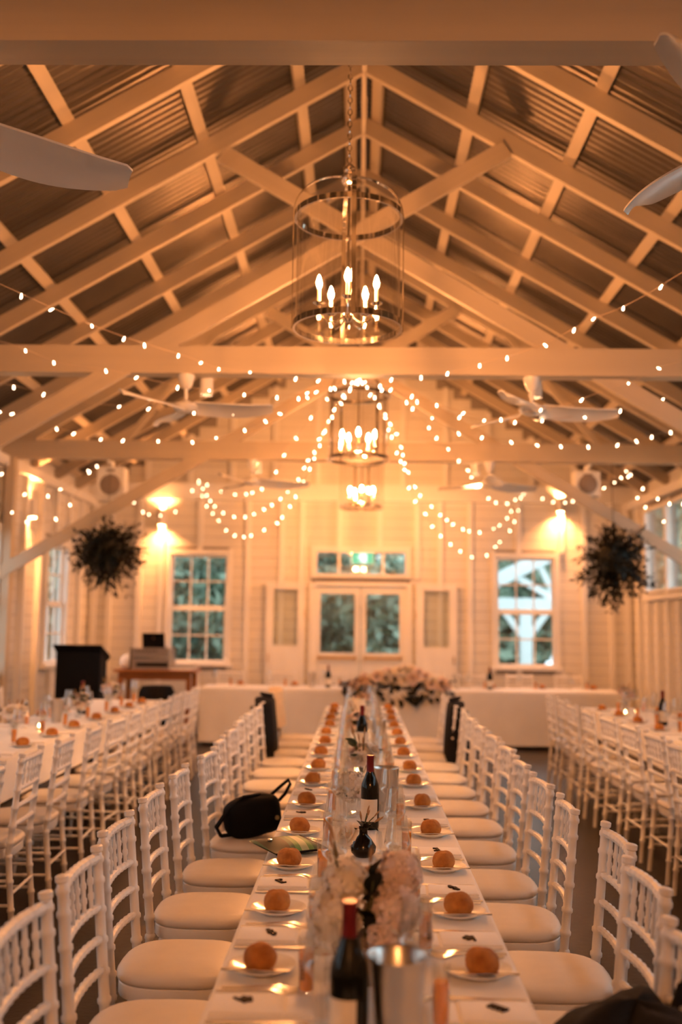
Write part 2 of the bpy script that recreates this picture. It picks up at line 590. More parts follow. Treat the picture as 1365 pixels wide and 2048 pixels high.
# ------------------------------------------------------------------ windows and doors
def sash_window(name, M, w, h, cols, rows, label, sill=True, sashes=2):
    """local: x across, y into the room is negative, z up; origin bottom centre of the opening"""
    r = tag(obj(name, None), label, kind='structure')
    r.matrix_world = M
    t = 0.07
    bx('casing', r, (-w / 2 - t, -0.05, -0.0), (-w / 2, 0.06, h), 'paint')
    bx('casing', r, (w / 2, -0.05, 0), (w / 2 + t, 0.06, h), 'paint')
    bx('casing', r, (-w / 2 - t, -0.05, h), (w / 2 + t, 0.06, h + t), 'paint')
    bx('sill', r, (-w / 2 - t - 0.03, -0.10, -0.05), (w / 2 + t + 0.03, 0.06, 0.0), 'paint')
    hs = h / sashes
    for s in range(sashes):
        y0 = 0.012 if s == 0 else 0.042
        z0, z1 = s * hs, (s + 1) * hs
        f = 0.038
        bx('sash_stile', r, (-w / 2, y0, z0), (-w / 2 + f, y0 + 0.028, z1), 'paint')
        bx('sash_stile', r, (w / 2 - f, y0, z0), (w / 2, y0 + 0.028, z1), 'paint')
        bx('sash_rail', r, (-w / 2 + f, y0, z0), (w / 2 - f, y0 + 0.028, z0 + f), 'paint')
        bx('sash_rail', r, (-w / 2 + f, y0, z1 - f), (w / 2 - f, y0 + 0.028, z1), 'paint')
        iw, ih = w - 2 * f, hs - 2 * f
        rr = rows // sashes
        for c in range(1, cols):
            x = -w / 2 + f + iw * c / cols
            bx('muntin', r, (x - 0.011, y0 + 0.002, z0 + f), (x + 0.011, y0 + 0.026, z1 - f), 'paint')
        for c in range(1, rr):
            zz = z0 + f + ih * c / rr
            bx('muntin', r, (-w / 2 + f, y0 + 0.003, zz - 0.011), (w / 2 - f, y0 + 0.025, zz + 0.011), 'paint')
        for i in range(cols):
            for j in range(rr):
                xa = -w / 2 + f + iw * i / cols
                za = z0 + f + ih * j / rr
                bx('pane', r, (xa, y0 + 0.012, za), (xa + iw / cols, y0 + 0.016, za + ih / rr), 'pane')
    return r


def MB(x, z):
    return Matrix.Translation((x, YB + 0.0, z))


sash_window('window_1', MB(-2.385, 1.02), 0.85, 1.60, 3, 4, 'white sash window with twelve panes beside the desk with the laptop')
sash_window('window_2', MB(2.46, 1.02), 0.86, 1.60, 3, 4, 'white sash window showing the white pavilion outside')
sash_window('window_3', Matrix.Translation((-XW, 13.17, 1.05)) @ Matrix.Rotation(math.pi / 2, 4, 'Z'), 0.88, 1.56, 3, 4,
            'tall sash window in the left wall behind the black lectern')
for i, (y0, y1, c, d) in enumerate(HR):
    r = tag(obj('window_%d' % (4 + i), None), '%s high single-pane window in the right wall counted from the back corner' % ordinal(13 - i), kind='structure')
    r.matrix_world = Matrix.Translation((XW, (y0 + y1) / 2, c)) @ Matrix.Rotation(-math.pi / 2, 4, 'Z')
    w, h = y1 - y0, d - c
    bx('mullion', r, (-w / 2 - 0.045, -0.05, -0.02), (-w / 2, 0.05, h + 0.02), 'paint')
    bx('mullion', r, (w / 2, -0.05, -0.02), (w / 2 + 0.045, 0.05, h + 0.02), 'paint')
    bx('head', r, (-w / 2, -0.05, h - 0.05), (w / 2, 0.05, h), 'paint')
    bx('sill', r, (-w / 2, -0.05, 0), (w / 2, 0.05, 0.04), 'paint')
    bx('pane', r, (-w / 2, 0.0, 0.04), (w / 2, 0.004, h - 0.05), 'pane')

for i, y0 in enumerate(WLY):
    sash_window('window_%d' % (19 + i), Matrix.Translation((-XW, y0, 1.05)) @ Matrix.Rotation(math.pi / 2, 4, 'Z'), 0.88, 1.56, 3, 4,
                '%s added sash window from the viewer in the left wall, out of view' % ordinal(i))

# transom light above the doors
r = tag(obj('window_18', None), 'row of four small transom panes above the double doors', kind='structure')
r.matrix_world = Matrix.Translation((0.025, YB, 2.35))
w, h = 1.31, 0.32
for a in ((-w / 2 - 0.09, -0.055, -0.04, -w / 2), (w / 2, -0.055, -0.04, w / 2 + 0.09)):
    bx('casing', r, (a[0], -0.055, -0.06), (a[3], 0.05, h + 0.09), 'paint')
bx('casing', r, (-w / 2, -0.055, h), (w / 2, 0.05, h + 0.09), 'paint')
bx('casing', r, (-w / 2, -0.055, -0.06), (w / 2, 0.05, 0.0), 'paint')
for c in range(4):
    x = -w / 2 + w * c / 4
    if c:
        bx('muntin', r, (x - 0.02, 0.0, 0), (x + 0.02, 0.04, h), 'paint')
    bx('pane', r, (x, 0.018, 0), (x + w / 4, 0.022, h), 'pane')

# double doors
r = tag(obj('door_1', None), 'closed cream glazed double doors in the middle of the back wall', kind='structure')
r.matrix_world = Matrix.Translation((0.025, YB, 0))
for sx in (-1, 1):
    bx('door_jamb', r, (sx * 0.72 - 0.045, -0.06, 0), (sx * 0.72 + 0.045, 0.06, 2.22), 'paint')
    x0, x1 = (0.005, 0.675) if sx > 0 else (-0.675, -0.005)
    p0, p1 = (0.085, 0.575) if sx > 0 else (-0.595, -0.09)
    leaf = obj('door_leaf', None, r)
    bx('stile', leaf, (x0, 0.0, 0.01), (p0, 0.045, 2.16), 'paint')
    bx('stile', leaf, (p1, 0.0, 0.01), (x1, 0.045, 2.16), 'paint')
    bx('top_rail', leaf, (p0, 0.0, 2.06), (p1, 0.045, 2.16), 'paint')
    bx('bottom_panel', leaf, (p0, 0.0, 0.01), (p1, 0.045, 1.19), 'paint')
    bx('pane', leaf, (p0, 0.02, 1.19), (p1, 0.024, 2.06), 'pane')
    bx('push_bar', leaf, (p0 - 0.03, -0.07, 1.10), (p1 + 0.03, -0.045, 1.135), 'brass')
    bx('push_bar_bracket', leaf, (p0 - 0.03, -0.07, 1.09), (p0 - 0.005, 0.0, 1.145), 'brass')
    bx('push_bar_bracket', leaf, (p1 + 0.005, -0.07, 1.09), (p1 + 0.03, 0.0, 1.145), 'brass')
bx('door_head', r, (-0.675, -0.06, 2.17), (0.675, 0.06, 2.23), 'paint')
# leaves folded back against the wall
for n, (x0, x1, p0, p1, lab) in enumerate([(-1.37, -0.80, -1.26, -0.90, 'open glazed door leaf folded back left of the double doors'),
                                           (0.84, 1.44, 0.95, 1.33, 'open glazed door leaf folded back right of the double doors')]):
    r = tag(obj('door_%d' % (n + 2), None), lab, kind='structure')
    y0, y1 = YB - 0.115, YB - 0.07
    bx('stile', r, (x0, y0, 0.02), (p0, y1, 2.21), 'paint')
    bx('stile', r, (p1, y0, 0.02), (x1, y1, 2.21), 'paint')
    bx('top_rail', r, (p0, y0, 2.11), (p1, y1, 2.21), 'paint')
    bx('bottom_panel', r, (p0, y0, 0.02), (p1, y1, 1.29), 'paint')
    bx('pane', r, (p0, y0 + 0.02, 1.29), (p1, y0 + 0.024, 2.11), 'pane')
    hx = x1 if n == 0 else x0
    bx('hinge', r, (hx - 0.012, y0 + 0.01, 1.7), (hx + 0.012, YB - 0.046, 1.8), 'brass')
    bx('hinge', r, (hx - 0.012, y0 + 0.01, 0.4), (hx + 0.012, YB - 0.046, 0.5), 'brass')
    g = G()
    hxx = (x0 + 0.05) if n == 0 else (x1 - 0.05)
    g.tube([(hxx, y0, 1.05), (hxx, y0 - 0.05, 1.05), (hxx, y0 - 0.05, 1.16), (hxx, y0, 1.16)], 0.008)
    obj('door_handle', g.mesh('door_handle', 'brass'), r)

# exit sign
ex = thing('exit_sign', 'lit green exit sign hanging over the transom panes', 'sign', (0.05, YB - 0.09, 2.49))
bx('housing', ex, (-0.17, -0.02, 0), (0.17, 0.03, 0.185), 'paint')
bx('face', ex, (-0.162, -0.024, 0.008), (0.162, -0.0201, 0.177), 'exit_green')
g = G()
g.box((0.02, -0.026, 0.0925), (0.075, 0.003, 0.13))                    # white door
g.box((-0.035, -0.026, 0.115), (0.03, 0.003, 0.05))
g.lathe([(0.0, -0.0015), (0.013, -0.0015), (0.013, 0.0015), (0, 0.0015)], 10, Matrix.Translation((-0.03, -0.026, 0.152)) @ Matrix.Rotation(math.pi / 2, 4, 'X'))
g.box((-0.05, -0.026, 0.075), (0.012, 0.003, 0.055), Matrix.Rotation(0.0, 4, 'Y'))
g.box((-0.022, -0.026, 0.07), (0.012, 0.003, 0.06))
g.box((-0.065, -0.026, 0.11), (0.04, 0.003, 0.011))
obj('running_figure', g.mesh('running_figure', 'exit_white', False), ex)
bx('hanger', ex, (-0.01, 0.0, 0.185), (0.01, 0.02, 0.30), 'paint')
bx('hanger', ex, (-0.01, 0.0, 0.28), (0.01, 0.09, 0.30), 'paint')

# wall conduits near the doors
for sx, px, lab in ((-1, 603, 'thin hooked conduit on the back wall left of the exit sign'), (1, 838, 'thin hooked conduit on the back wall right of the exit sign')):
    P = at(px, 1060, YB)
    g = G()
    g.tube([(0, 0, 0.35), (0, 0, 0.05), (0, 0, 0), (sx * 0.12, 0, -0.02), (sx * 0.12, 0, -0.28)], 0.011, 6)
    o = obj('wall_conduit', g.mesh('wall_conduit', 'paint'), None, (P.x, YB - 0.012, P.z - 0.25))
    tag(o, lab, 'conduit')


# ------------------------------------------------------------------ outdoors
o = obj('lawn', G().box((0, 32, -0.35), (70, 34, 0.1)).mesh('lawn', 'grass', False))
tag(o, 'grass lawn outside beyond the windows', kind='structure')
o = obj('path', G().box((0, 7, -0.36), (40, 16.2, 0.1)).mesh('path', 'grass', False))
tag(o, 'grass ground around the hall', kind='structure')


def leaf_cloud(n, rx, ry, rzz, size, seed, mat, shell=0.55):
    rnd = random.Random(seed)
    v, f = [], []
    for _ in range(n):
        while True:
            p = Vector((rnd.uniform(-1, 1), rnd.uniform(-1, 1), rnd.uniform(-1, 1)))
            if p.length < 1:
                break
        p = p.normalized() * (shell + (1 - shell) * rnd.random() ** 0.6)
        q = Vector((p.x * rx, p.y * ry, p.z * rzz))
        q *= 1 + 0.18 * math.sin(5 * p.x + seed) * math.sin(4 * p.z + 2 * seed)
        a = Vector((rnd.gauss(0, 1), rnd.gauss(0, 1), rnd.gauss(0, 1))).normalized()
        b = a.cross(Vector((rnd.gauss(0, 1), rnd.gauss(0, 1), rnd.gauss(0, 1)))).normalized()
        s = size * rnd.uniform(0.6, 1.3)
        o = len(v)
        v += [tuple(q - a * s), tuple(q + b * s * 0.45), tuple(q + a * s), tuple(q - b * s * 0.45)]
        f.append((o, o + 1, o + 2, o + 3))
    return G().add(v, f).mesh('crown', mat, False)


TREES = [(-6.2, 20.5, 2.3, 2.2, 0, 'leafy green tree seen through the upper panes of the back left window', 'tree_pale'),
         (-3.6, 19.0, 1.7, 1.8, 1, 'dark green shrub low in the back left window', 'tree'),
         (-1.2, 20.5, 1.7, 2.1, 2, 'dense green shrub behind the left door pane', 'tree'),
         (0.7, 19.5, 1.3, 1.6, 3, 'dense green shrub behind the right door pane', 'tree'),
         (-8.4, 13.6, 1.8, 2.0, 4, 'dark tree outside the left wall window', 'tree'),
         (10.6, 17.5, 2.0, 2.4, 5, 'grey green tree outside the high windows of the right wall', 'tree_pale'),
         (4.6, 33.0, 3.2, 3.6, 6, 'large dark tree directly behind the white pavilion', 'tree'),
         (9.8, 33.5, 3.4, 4.2, 7, 'large dark tree to the right behind the white pavilion', 'tree'),
         (-2.6, 27.0, 3.2, 3.4, 8, 'tall dark tree behind the shrubs left of the double doors', 'tree'),
         (1.6, 27.5, 2.8, 3.2, 9, 'tall dark tree behind the shrubs right of the double doors', 'tree'),
         (-7.6, 26.5, 3.3, 4.0, 10, 'tall pale tree far behind the back left window', 'tree_pale')]
for x, y, rr, hz, sd, lab, mt in TREES:
    t = thing('tree', lab, 'tree', (x, y, -0.3), group='trees outside the hall')
    obj('crown', leaf_cloud(7000, rr, rr * 0.8, hz, 0.15 if rr < 3 else 0.34, sd + 11, mt, 0.2), t, (0, 0, hz * 1.0))
    g = G()
    g.tube([(0, 0, 0), (0.05, 0, hz * 0.6), (-0.05, 0.05, hz * 1.3)], [0.16, 0.11, 0.05])
    obj('trunk', g.mesh('trunk', 'bark'), t)

pv = thing('pavilion', 'white timber pavilion with braced post seen through the back right window', 'pavilion', (at(1052, 1260, 23).x, 23, -0.3))
PZ = lambda px, py: at(px, py, 23) - Vector((pv.location.x, 23, -0.3))
b0, b1 = PZ(940, 1209), PZ(1110, 1211)
bx('post', pv, (-0.13, -0.12, 0), (0.13, 0.12, b0.z - 0.12), 'pavilion')
bx('post', pv, (3.6, -0.12, 0), (3.86, 0.12, b0.z - 0.12), 'pavilion')
bx('eave_beam', pv, (-3.2, -0.12, b0.z - 0.14), (4.4, 0.12, b0.z + 0.16), 'pavilion')
beam('knee_brace', pv, (0.05, 0, b0.z - 0.75), (0.5, 0, b0.z - 0.14), 0.14, 0.14, 'pavilion')
beam('knee_brace', pv, (-0.05, 0, b0.z - 0.75), (-0.5, 0, b0.z - 0.14), 0.14, 0.14, 'pavilion')
p, q = PZ(985, 1165), PZ(1110, 1105)
beam('top_chord', pv, p, q, 0.2, 0.32, 'pavilion', ext=1.3)
p, q = PZ(1112, 1195), PZ(1078, 1128)
beam('web', pv, p, q, 0.12, 0.12, 'pavilion')
p, q = PZ(1105, 1195), PZ(1030, 1152)
beam('web', pv, p, q, 0.12, 0.14, 'pavilion')


# ------------------------------------------------------------------ chairs
def bamboo(p, q, r, rings, bow=(0, 0, 0), n=None, seg=8, ringr=1.28, taper=1.0):
    """bamboo-turned rod from p to q with raised rings at the fractions in rings"""
    p, q, bow = Vector(p), Vector(q), Vector(bow)
    L = (q - p).length
    ts = {0.0, 1.0}
    for k in (n or ()):
        ts.add(k)
    e = 0.006 / L
    for t in rings:
        for d in (-2 * e, -e, e, 2 * e):
            if 0 < t + d < 1:
                ts.add(t + d)
    if bow.length > 0:
        for k in range(1, 8):
            ts.add(k / 8)
    ts = sorted(ts)
    pts, rad = [], []
    for t in ts:
        pts.append(p.lerp(q, t) + bow * (4 * t * (1 - t)))
        k = min([abs(t - a) for a in rings], default=1)
        rad.append(r * (ringr if k <= 1.1 * e else 1.0) * (1 + (taper - 1) * t))
    return pts, rad


def chair_meshes():
    P = []

    def rod(name, p, q, r, rings, bow=(0, 0, 0), seg=8, taper=1.0, ringr=1.28, extra=None):
        g = G()
        pts, rad = bamboo(p, q, r, rings, bow, extra, seg, ringr, taper)
        g.tube(pts, rad, seg)
        P.append((name, g.mesh(name, 'chair_white'), ))
    for s in (-1, 1):
        # back post = rear leg, splayed below the seat and leaning back above it
        g = G()
        a = [(-0.235, s * 0.185, 0.0), (-0.195, s * 0.178, 0.42)]
        b = [(-0.195, s * 0.178, 0.42), (-0.240, s * 0.180, 0.90)]
        p1, r1 = bamboo(a[0], a[1], 0.0145, (0.35, 0.68, 0.97), seg=10, taper=1.1)
        p2, r2 = bamboo(b[0], b[1], 0.0165, (0.12, 0.29, 0.48, 0.66, 0.84, 0.965), seg=10, taper=0.92)
        pts = p1 + p2[1:] + [Vector((-0.2405, s * 0.18, 0.903)), Vector((-0.241, s * 0.18, 0.908)), Vector((-0.2425, s * 0.18, 0.922)), Vector((-0.243, s * 0.18, 0.925))]
        rad = r1 + r2[1:] + [0.013, 0.0185, 0.0185, 0.014]
        g.tube(pts, rad, 10)
        P.append(('back_leg', g.mesh('back_leg', 'chair_white')))
        rod('front_leg', (0.195, s * 0.19, 0.0), (0.175, s * 0.182, 0.42), 0.0135, (0.3, 0.62, 0.93), taper=1.15)

    def bx_at(z):
        return -0.195 - 0.045 * (z - 0.42) / 0.48
    rr = [i / 9 for i in range(1, 9)]
    for nm, zz, r in (('top_rail', 0.888, 0.0145), ('back_rail', 0.745, 0.0115), ('back_rail', 0.655, 0.0115), ('back_rail', 0.565, 0.0115)):
        rod(nm, (bx_at(zz), -0.178, zz), (bx_at(zz), 0.178, zz), r, rr, bow=(-0.015, 0, 0.004), ringr=1.18)
    for k in range(5):
        yy = -0.178 + 0.356 * (k + 1) / 6
        t = (yy + 0.178) / 0.356
        bw = -0.015 * 4 * t * (1 - t)
        rod('spindle', (bx_at(0.75) + bw, yy, 0.752), (bx_at(0.88) + bw, yy, 0.884), 0.0070, (0.3, 0.62), seg=6, ringr=1.45)
    # stretchers
    for s in (-1, 1):
        for zz in (0.17, 0.29):
            xb = -0.235 + 0.04 * zz / 0.42
            xf = 0.195 - 0.02 * zz / 0.42
            rod('stretcher', (xb, s * 0.183, zz), (xf, s * 0.186, zz + 0.0), 0.0085, (0.33, 0.66), seg=6)
    for zz in (0.21, 0.32):
        rod('stretcher', (0.186 - 0.02 * (zz - 0.2), -0.186, zz), (0.186 - 0.02 * (zz - 0.2), 0.186, zz), 0.0085, (0.33, 0.66), seg=6)
    rod('stretcher', (-0.222, -0.182, 0.23), (-0.222, 0.182, 0.23), 0.0085, (0.33, 0.66), seg=6)

    # seat ring and cushion: rounded, a little wider at the front
    def outline(scale, n=32):
        o = []
        for k in range(n):
            a = 2 * math.pi * k / n
            c, s = math.cos(a), math.sin(a)
            e = 0.62
            x = math.copysign(abs(c) ** e, c) * 0.200 * scale
            y = math.copysign(abs(s) ** e, s) * (0.200 + 0.008 * c) * scale
            o.append((x, y))
        return o

    def stack(levels):
        g = G()
        n = 32
        v, f = [], []
        for sc, zz in levels:
            v += [(x, y, zz) for x, y in outline(sc)]
        for i in range(len(levels) - 1):
            for k in range(n):
                k2 = (k + 1) % n
                f.append((i * n + k, i * n + k2, (i + 1) * n + k2, (i + 1) * n + k))
        f.append(tuple(range(n - 1, -1, -1)))
        f.append(tuple((len(levels) - 1) * n + k for k in range(n)))
        return g.add(v, f)
    P.append(('seat', stack([(0.985, 0.395), (1.0, 0.40), (1.0, 0.437), (0.985, 0.44)]).mesh('seat', 'chair_white')))
    P.append(('cushion', stack([(0.97, 0.440), (1.02, 0.447), (1.04, 0.458), (1.02, 0.470), (0.94, 0.480), (0.8, 0.486), (0.5, 0.490), (0.2, 0.491)]).mesh('cushion', 'vinyl', True, 70)))
    return P


CHAIR = chair_meshes()


def chair(loc, rotz, label, group):
    t = thing('chiavari_chair', label, 'chair', (loc[0], loc[1], 0), (0, 0, rotz), group)
    for nm, me in CHAIR:
        o = obj(nm, me, seat if nm == 'cushion' else t)
        if nm == 'seat':
            seat = o
    return t


CX = 0.035
CL = [2.40, 2.93, 3.50, 4.13, 4.74, 5.40] + [6.0 + 0.6 * k for k in range(8)]
CRR = [2.27, 2.90, 3.44, 4.04, 4.61, 5.23] + [5.85 + 0.6 * k for k in range(8)]
rj = random.Random(3)
CLX = [-0.545, -0.548, -0.583, -0.592, -0.590, -0.560]
CRX = [0.505, 0.570, 0.630, 0.585, 0.592, 0.602]
for i, y in enumerate(CL):
    chair((CLX[i] if i < 6 else -0.575 - rj.uniform(0, 0.03), y), rj.uniform(-0.05, 0.05), '%s white chair from the camera on the left side of the centre table' % ordinal(i), 'chairs along the centre table')
for i, y in enumerate(CRR):
    chair((CRX[i] if i < 6 else 0.60 + rj.uniform(0, 0.03), y), math.pi + rj.uniform(-0.05, 0.05), '%s white chair from the camera on the right side of the centre table' % ordinal(i), 'chairs along the centre table')
LY = [4.12, 4.74, 5.36, 5.98, 6.66, 7.28, 7.9, 8.5, 9.1, 9.7, 10.3, 10.85]
for i, y in enumerate(LY):
    chair((-1.955 - rj.uniform(0, 0.03), y), math.pi + rj.uniform(-0.06, 0.06), '%s white chair from the camera on the aisle side of the left table' % ordinal(i), 'chairs along the left table')
for i, y in enumerate([8.9, 9.5, 10.1]):
    chair((-3.42, y), rj.uniform(-0.05, 0.05), '%s white chair from the camera on the wall side of the left table' % ordinal(i), 'chairs along the left table')
RY_ = [5.5, 6.1, 6.7, 7.3, 7.9, 8.5, 9.1, 9.7, 10.3]
for i, y in enumerate(RY_):
    chair((2.19 - rj.uniform(0, 0.03), y), rj.uniform(-0.06, 0.06), '%s white chair from the camera on the aisle side of the right table' % ordinal(i), 'chairs along the right table')
HX = [-1.85, -1.10, -0.35, 0.40, 1.05, 1.63, 2.32, 3.02]
for i, x in enumerate(HX):
    chair((x, 14.32), -math.pi / 2, '%s white chair from the left behind the head table' % ordinal(i), 'chairs behind the head table')


# ------------------------------------------------------------------ tables and cloths
TZ = 0.75


def table(x0, x1, y0, y1, tl, cl, seed, hem=0.05):
    cx, cy = (x0 + x1) / 2, (y0 + y1) / 2
    t = thing('banquet_table', tl, 'table', (cx, cy, 0), group='long banquet tables')
    bx('tabletop', t, (x0 - cx + 0.012, y0 - cy + 0.012, 0.715), (x1 - cx - 0.012, y1 - cy - 0.012, 0.742), 'wood')
    for sx in (-1, 1):
        for sy in (-1, 1):
            bx('leg', t, (sx * ((x1 - x0) / 2 - 0.12) - 0.02, sy * ((y1 - y0) / 2 - 0.2) - 0.02, 0), (sx * ((x1 - x0) / 2 - 0.12) + 0.02, sy * ((y1 - y0) / 2 - 0.2) + 0.02, 0.715), 'steel')
    # cloth: flat top, soft edge, folds growing towards the hem
    w, h = x1 - x0, y1 - y0
    per = []
    st = 0.045
    for a, b in (((x0, y0), (x1, y0)), ((x1, y0), (x1, y1)), ((x1, y1), (x0, y1)), ((x0, y1), (x0, y0))):
        L = math.hypot(b[0] - a[0], b[1] - a[1])
        n = max(2, int(L / st))
        for k in range(n):
            u = k / n
            per.append((a[0] + (b[0] - a[0]) * u, a[1] + (b[1] - a[1]) * u, math.copysign(1, b[1] - a[1]) if b[0] == a[0] else 0, -math.copysign(1, b[0] - a[0]) if b[1] == a[1] else 0))
    rnd = random.Random(seed)
    ph = [rnd.uniform(0, 6) for _ in range(6)]
    levels = [(-0.012, 0.7505), (-0.004, 0.749), (0.0, 0.744), (0.003, 0.70), (0.007, 0.7 + (hem - 0.7) * 0.35), (0.010, 0.7 + (hem - 0.7) * 0.7), (0.013, hem)]
    v, f = [], []
    n = len(per)
    for li, (off, zz) in enumerate(levels):
        amp = max(0, (0.744 - zz)) * 0.018
        for k, (x, y, nx, ny) in enumerate(per):
            s = x + y * 1.0
            wv = math.sin(s * 9 + ph[0]) + 0.6 * math.sin(s * 15 + ph[1]) + 0.5 * math.sin(s * 23.7 + ph[2])
            d = off + amp * wv * 0.5
            if li < 3:
                # inset towards the middle
                px = x + (off if nx > 0 else -off) * (1 if nx else 0)
                v.append((x + nx * off - cx, y + ny * off - cy, zz))
            else:
                v.append((x + nx * d - cx, y + ny * d - cy, zz))
    for li in range(len(levels) - 1):
        for k in range(n):
            k2 = (k + 1) % n
            f.append((li * n + k, (li + 1) * n + k, (li + 1) * n + k2, li * n + k2))
    f.append(tuple(range(n)))
    c = obj('tablecloth', G().add(v, f).mesh('tablecloth', 'cloth', True, 50), None, (cx, cy, 0))
    tag(c, cl, 'tablecloth', 'white tablecloths')


table(CX - 0.37, CX + 0.37, 1.45, 10.62, 'long trestle table under a white cloth running down the middle of the hall', 'white tablecloth on the long centre table', 1, 0.52)
table(-2.93, -2.17, 3.6, 11.1, 'long trestle table under a white cloth along the left wall', 'white tablecloth on the long left table', 2, 0.5)
table(2.42, 3.16, 4.8, 10.9, 'long trestle table under a white cloth along the right wall', 'white tablecloth on the long right table', 3, 0.5)
table(-2.10, 3.50, 13.35, 14.05, 'head table under a white cloth crosswise before the doors', 'white floor-length tablecloth on the head table', 4)


# ------------------------------------------------------------------ tableware meshes
def plate_mesh():
    return G().lathe([(0, 0.002), (0.045, 0.002), (0.048, 0.0), (0.052, 0.002), (0.075, 0.012), (0.083, 0.0155), (0.084, 0.0175), (0.080, 0.0175), (0.055, 0.008), (0.0, 0.006)], 28).mesh('side_plate', 'ceramic', True, 60)


def roll_mesh(seed):
    rnd = random.Random(seed)
    g = G()
    n, m = 16, 10
    v, f = [], []
    ph = rnd.uniform(0, 6)
    for j in range(m + 1):
        t = j / m * math.pi
        for k in range(n):
            a = 2 * math.pi * k / n
            r = 0.043 * (1 + 0.05 * math.sin(2 * a + ph) + 0.03 * math.sin(3 * a + 2 * ph))
            z = -math.cos(t) * 0.034
            if z < -0.020:
                z = -0.020 + (z + 0.020) * 0.25
            rr = r * math.sin(t) ** 0.85 if 0 < j < m else 0
            v.append((rr * math.cos(a) * 1.04, rr * math.sin(a) * 0.96, z + 0.0235 + 0.004 * math.sin(3 * a) * (z > 0) * math.sin(t)))
    for j in range(m):
        for k in range(n):
            k2 = (k + 1) % n
            f.append((j * n + k, j * n + k2, (j + 1) * n + k2, (j + 1) * n + k))
    g.add(v, f)
    return g.mesh('bread_roll', 'bread', True, 80)


def cutlery(kind):
    """lying along +x (handle end at 0), z up"""
    g = G()

    def strip(pts, th=0.0025):
        # pts: x, half width, z
        v, f = [], []
        for x, w, z in pts:
            v += [(x, -w, z), (x, w, z), (x, w, z + th), (x, -w, z + th)]
        for i in range(len(pts) - 1):
            for k in range(4):
                a, b = i * 4 + k, i * 4 + (k + 1) % 4
                f.append((a, b, b + 4, a + 4))
        f.append((3, 2, 1, 0))
        e = (len(pts) - 1) * 4
        f.append((e, e + 1, e + 2, e + 3))
        g.add(v, f)
    if kind == 'fork':
        strip([(0, 0.006, 0.001), (0.01, 0.008, 0.001), (0.06, 0.006, 0.003), (0.11, 0.0032, 0.007), (0.13, 0.004, 0.007), (0.142, 0.011, 0.005), (0.155, 0.0125, 0.002)])
        for k in range(4):
            y = -0.0105 + 0.007 * k
            v, f = [], []
            for x, z in ((0.154, 0.002), (0.175, 0.0015), (0.197, 0.006)):
                w = 0.0018 if x < 0.19 else 0.0009
                v += [(x, y - w, z), (x, y + w, z), (x, y + w, z + 0.0018), (x, y - w, z + 0.0018)]
            for i in range(2):
                for q in range(4):
                    a, b = i * 4 + q, i * 4 + (q + 1) % 4
                    f.append((a, b, b + 4, a + 4))
            f.append((8, 9, 10, 11))
            g.add(v, f)
    elif kind == 'knife':
        strip([(0, 0.006, 0.001), (0.012, 0.0085, 0.001), (0.07, 0.0065, 0.001), (0.105, 0.005, 0.002), (0.112, 0.008, 0.002), (0.17, 0.0105, 0.002), (0.205, 0.009, 0.002), (0.222, 0.003, 0.002)], 0.003)
    else:
        strip([(0, 0.004, 0.001), (0.01, 0.006, 0.001), (0.05, 0.005, 0.001), (0.085, 0.0035, 0.001), (0.09, 0.007, 0.001), (0.13, 0.009, 0.001), (0.155, 0.008, 0.001), (0.168, 0.003, 0.001)], 0.003)
    return g.mesh(kind, 'steel', True, 50)


def napkin_mesh():
    g = G()

    def pad(x0, x1, y0, y1, z0, z1, b=0.004):
        v = []
        for zz, i in ((z0, 0.001), (z0 + 0.002, 0), (z1 - 0.002, 0), (z1, b)):
            v += [(x0 + i, y0 + i, zz), (x1 - i, y0 + i, zz), (x1 - i, y1 - i, zz), (x0 + i, y1 - i, zz)]
        f = [(3, 2, 1, 0), (12, 13, 14, 15)]
        for l in range(3):
            for k in range(4):
                a, b2 = l * 4 + k, l * 4 + (k + 1) % 4
                f.append((a, b2, b2 + 4, a + 4))
        g.add(v, f)
    pad(-0.115, 0.115, -0.058, 0.058, 0.0, 0.008)
    pad(-0.113, 0.045, -0.056, 0.056, 0.0075, 0.014)
    pad(0.052, 0.112, -0.054, 0.055, 0.0075, 0.011)
    return g.mesh('napkin', 'napkin', True, 35)


def tag_mesh(k):
    g = G()
    if k == 0:      # leaf-cluster cut-out
        for a in range(5):
            M = Matrix.Rotation(a * 1.2566, 4, 'Z') @ Matrix.Translation((0.011, 0, 0))
            g.lathe([(0, 0), (0.007, 0.0), (0.007, 0.004), (0, 0.004)], 8, M)
        g.box((-0.012, 0.016, 0.002), (0.006, 0.02, 0.004))
        g.box((0, 0, 0.002), (0.012, 0.012, 0.004))
    elif k == 1:    # toothed bar
        g.box((-0.006, 0, 0.002), (0.012, 0.046, 0.004))
        for a in range(4):
            g.box((0.005, -0.019 + 0.0125 * a, 0.002), (0.011, 0.007, 0.004))
    elif k == 2:    # hooked bar
        g.box((0, 0, 0.002), (0.011, 0.046, 0.004))
        g.box((0.011, 0.018, 0.002), (0.014, 0.010, 0.004))
        g.box((0.005, -0.02, 0.002), (0.016, 0.006, 0.004))
    else:           # script-like word
        for a in range(5):
            g.box((0.004 * math.sin(a * 2.3), -0.022 + 0.011 * a, 0.002), (0.010 + 0.006 * (a % 2), 0.012, 0.004))
    return g.mesh('place_tag', 'tag', False)


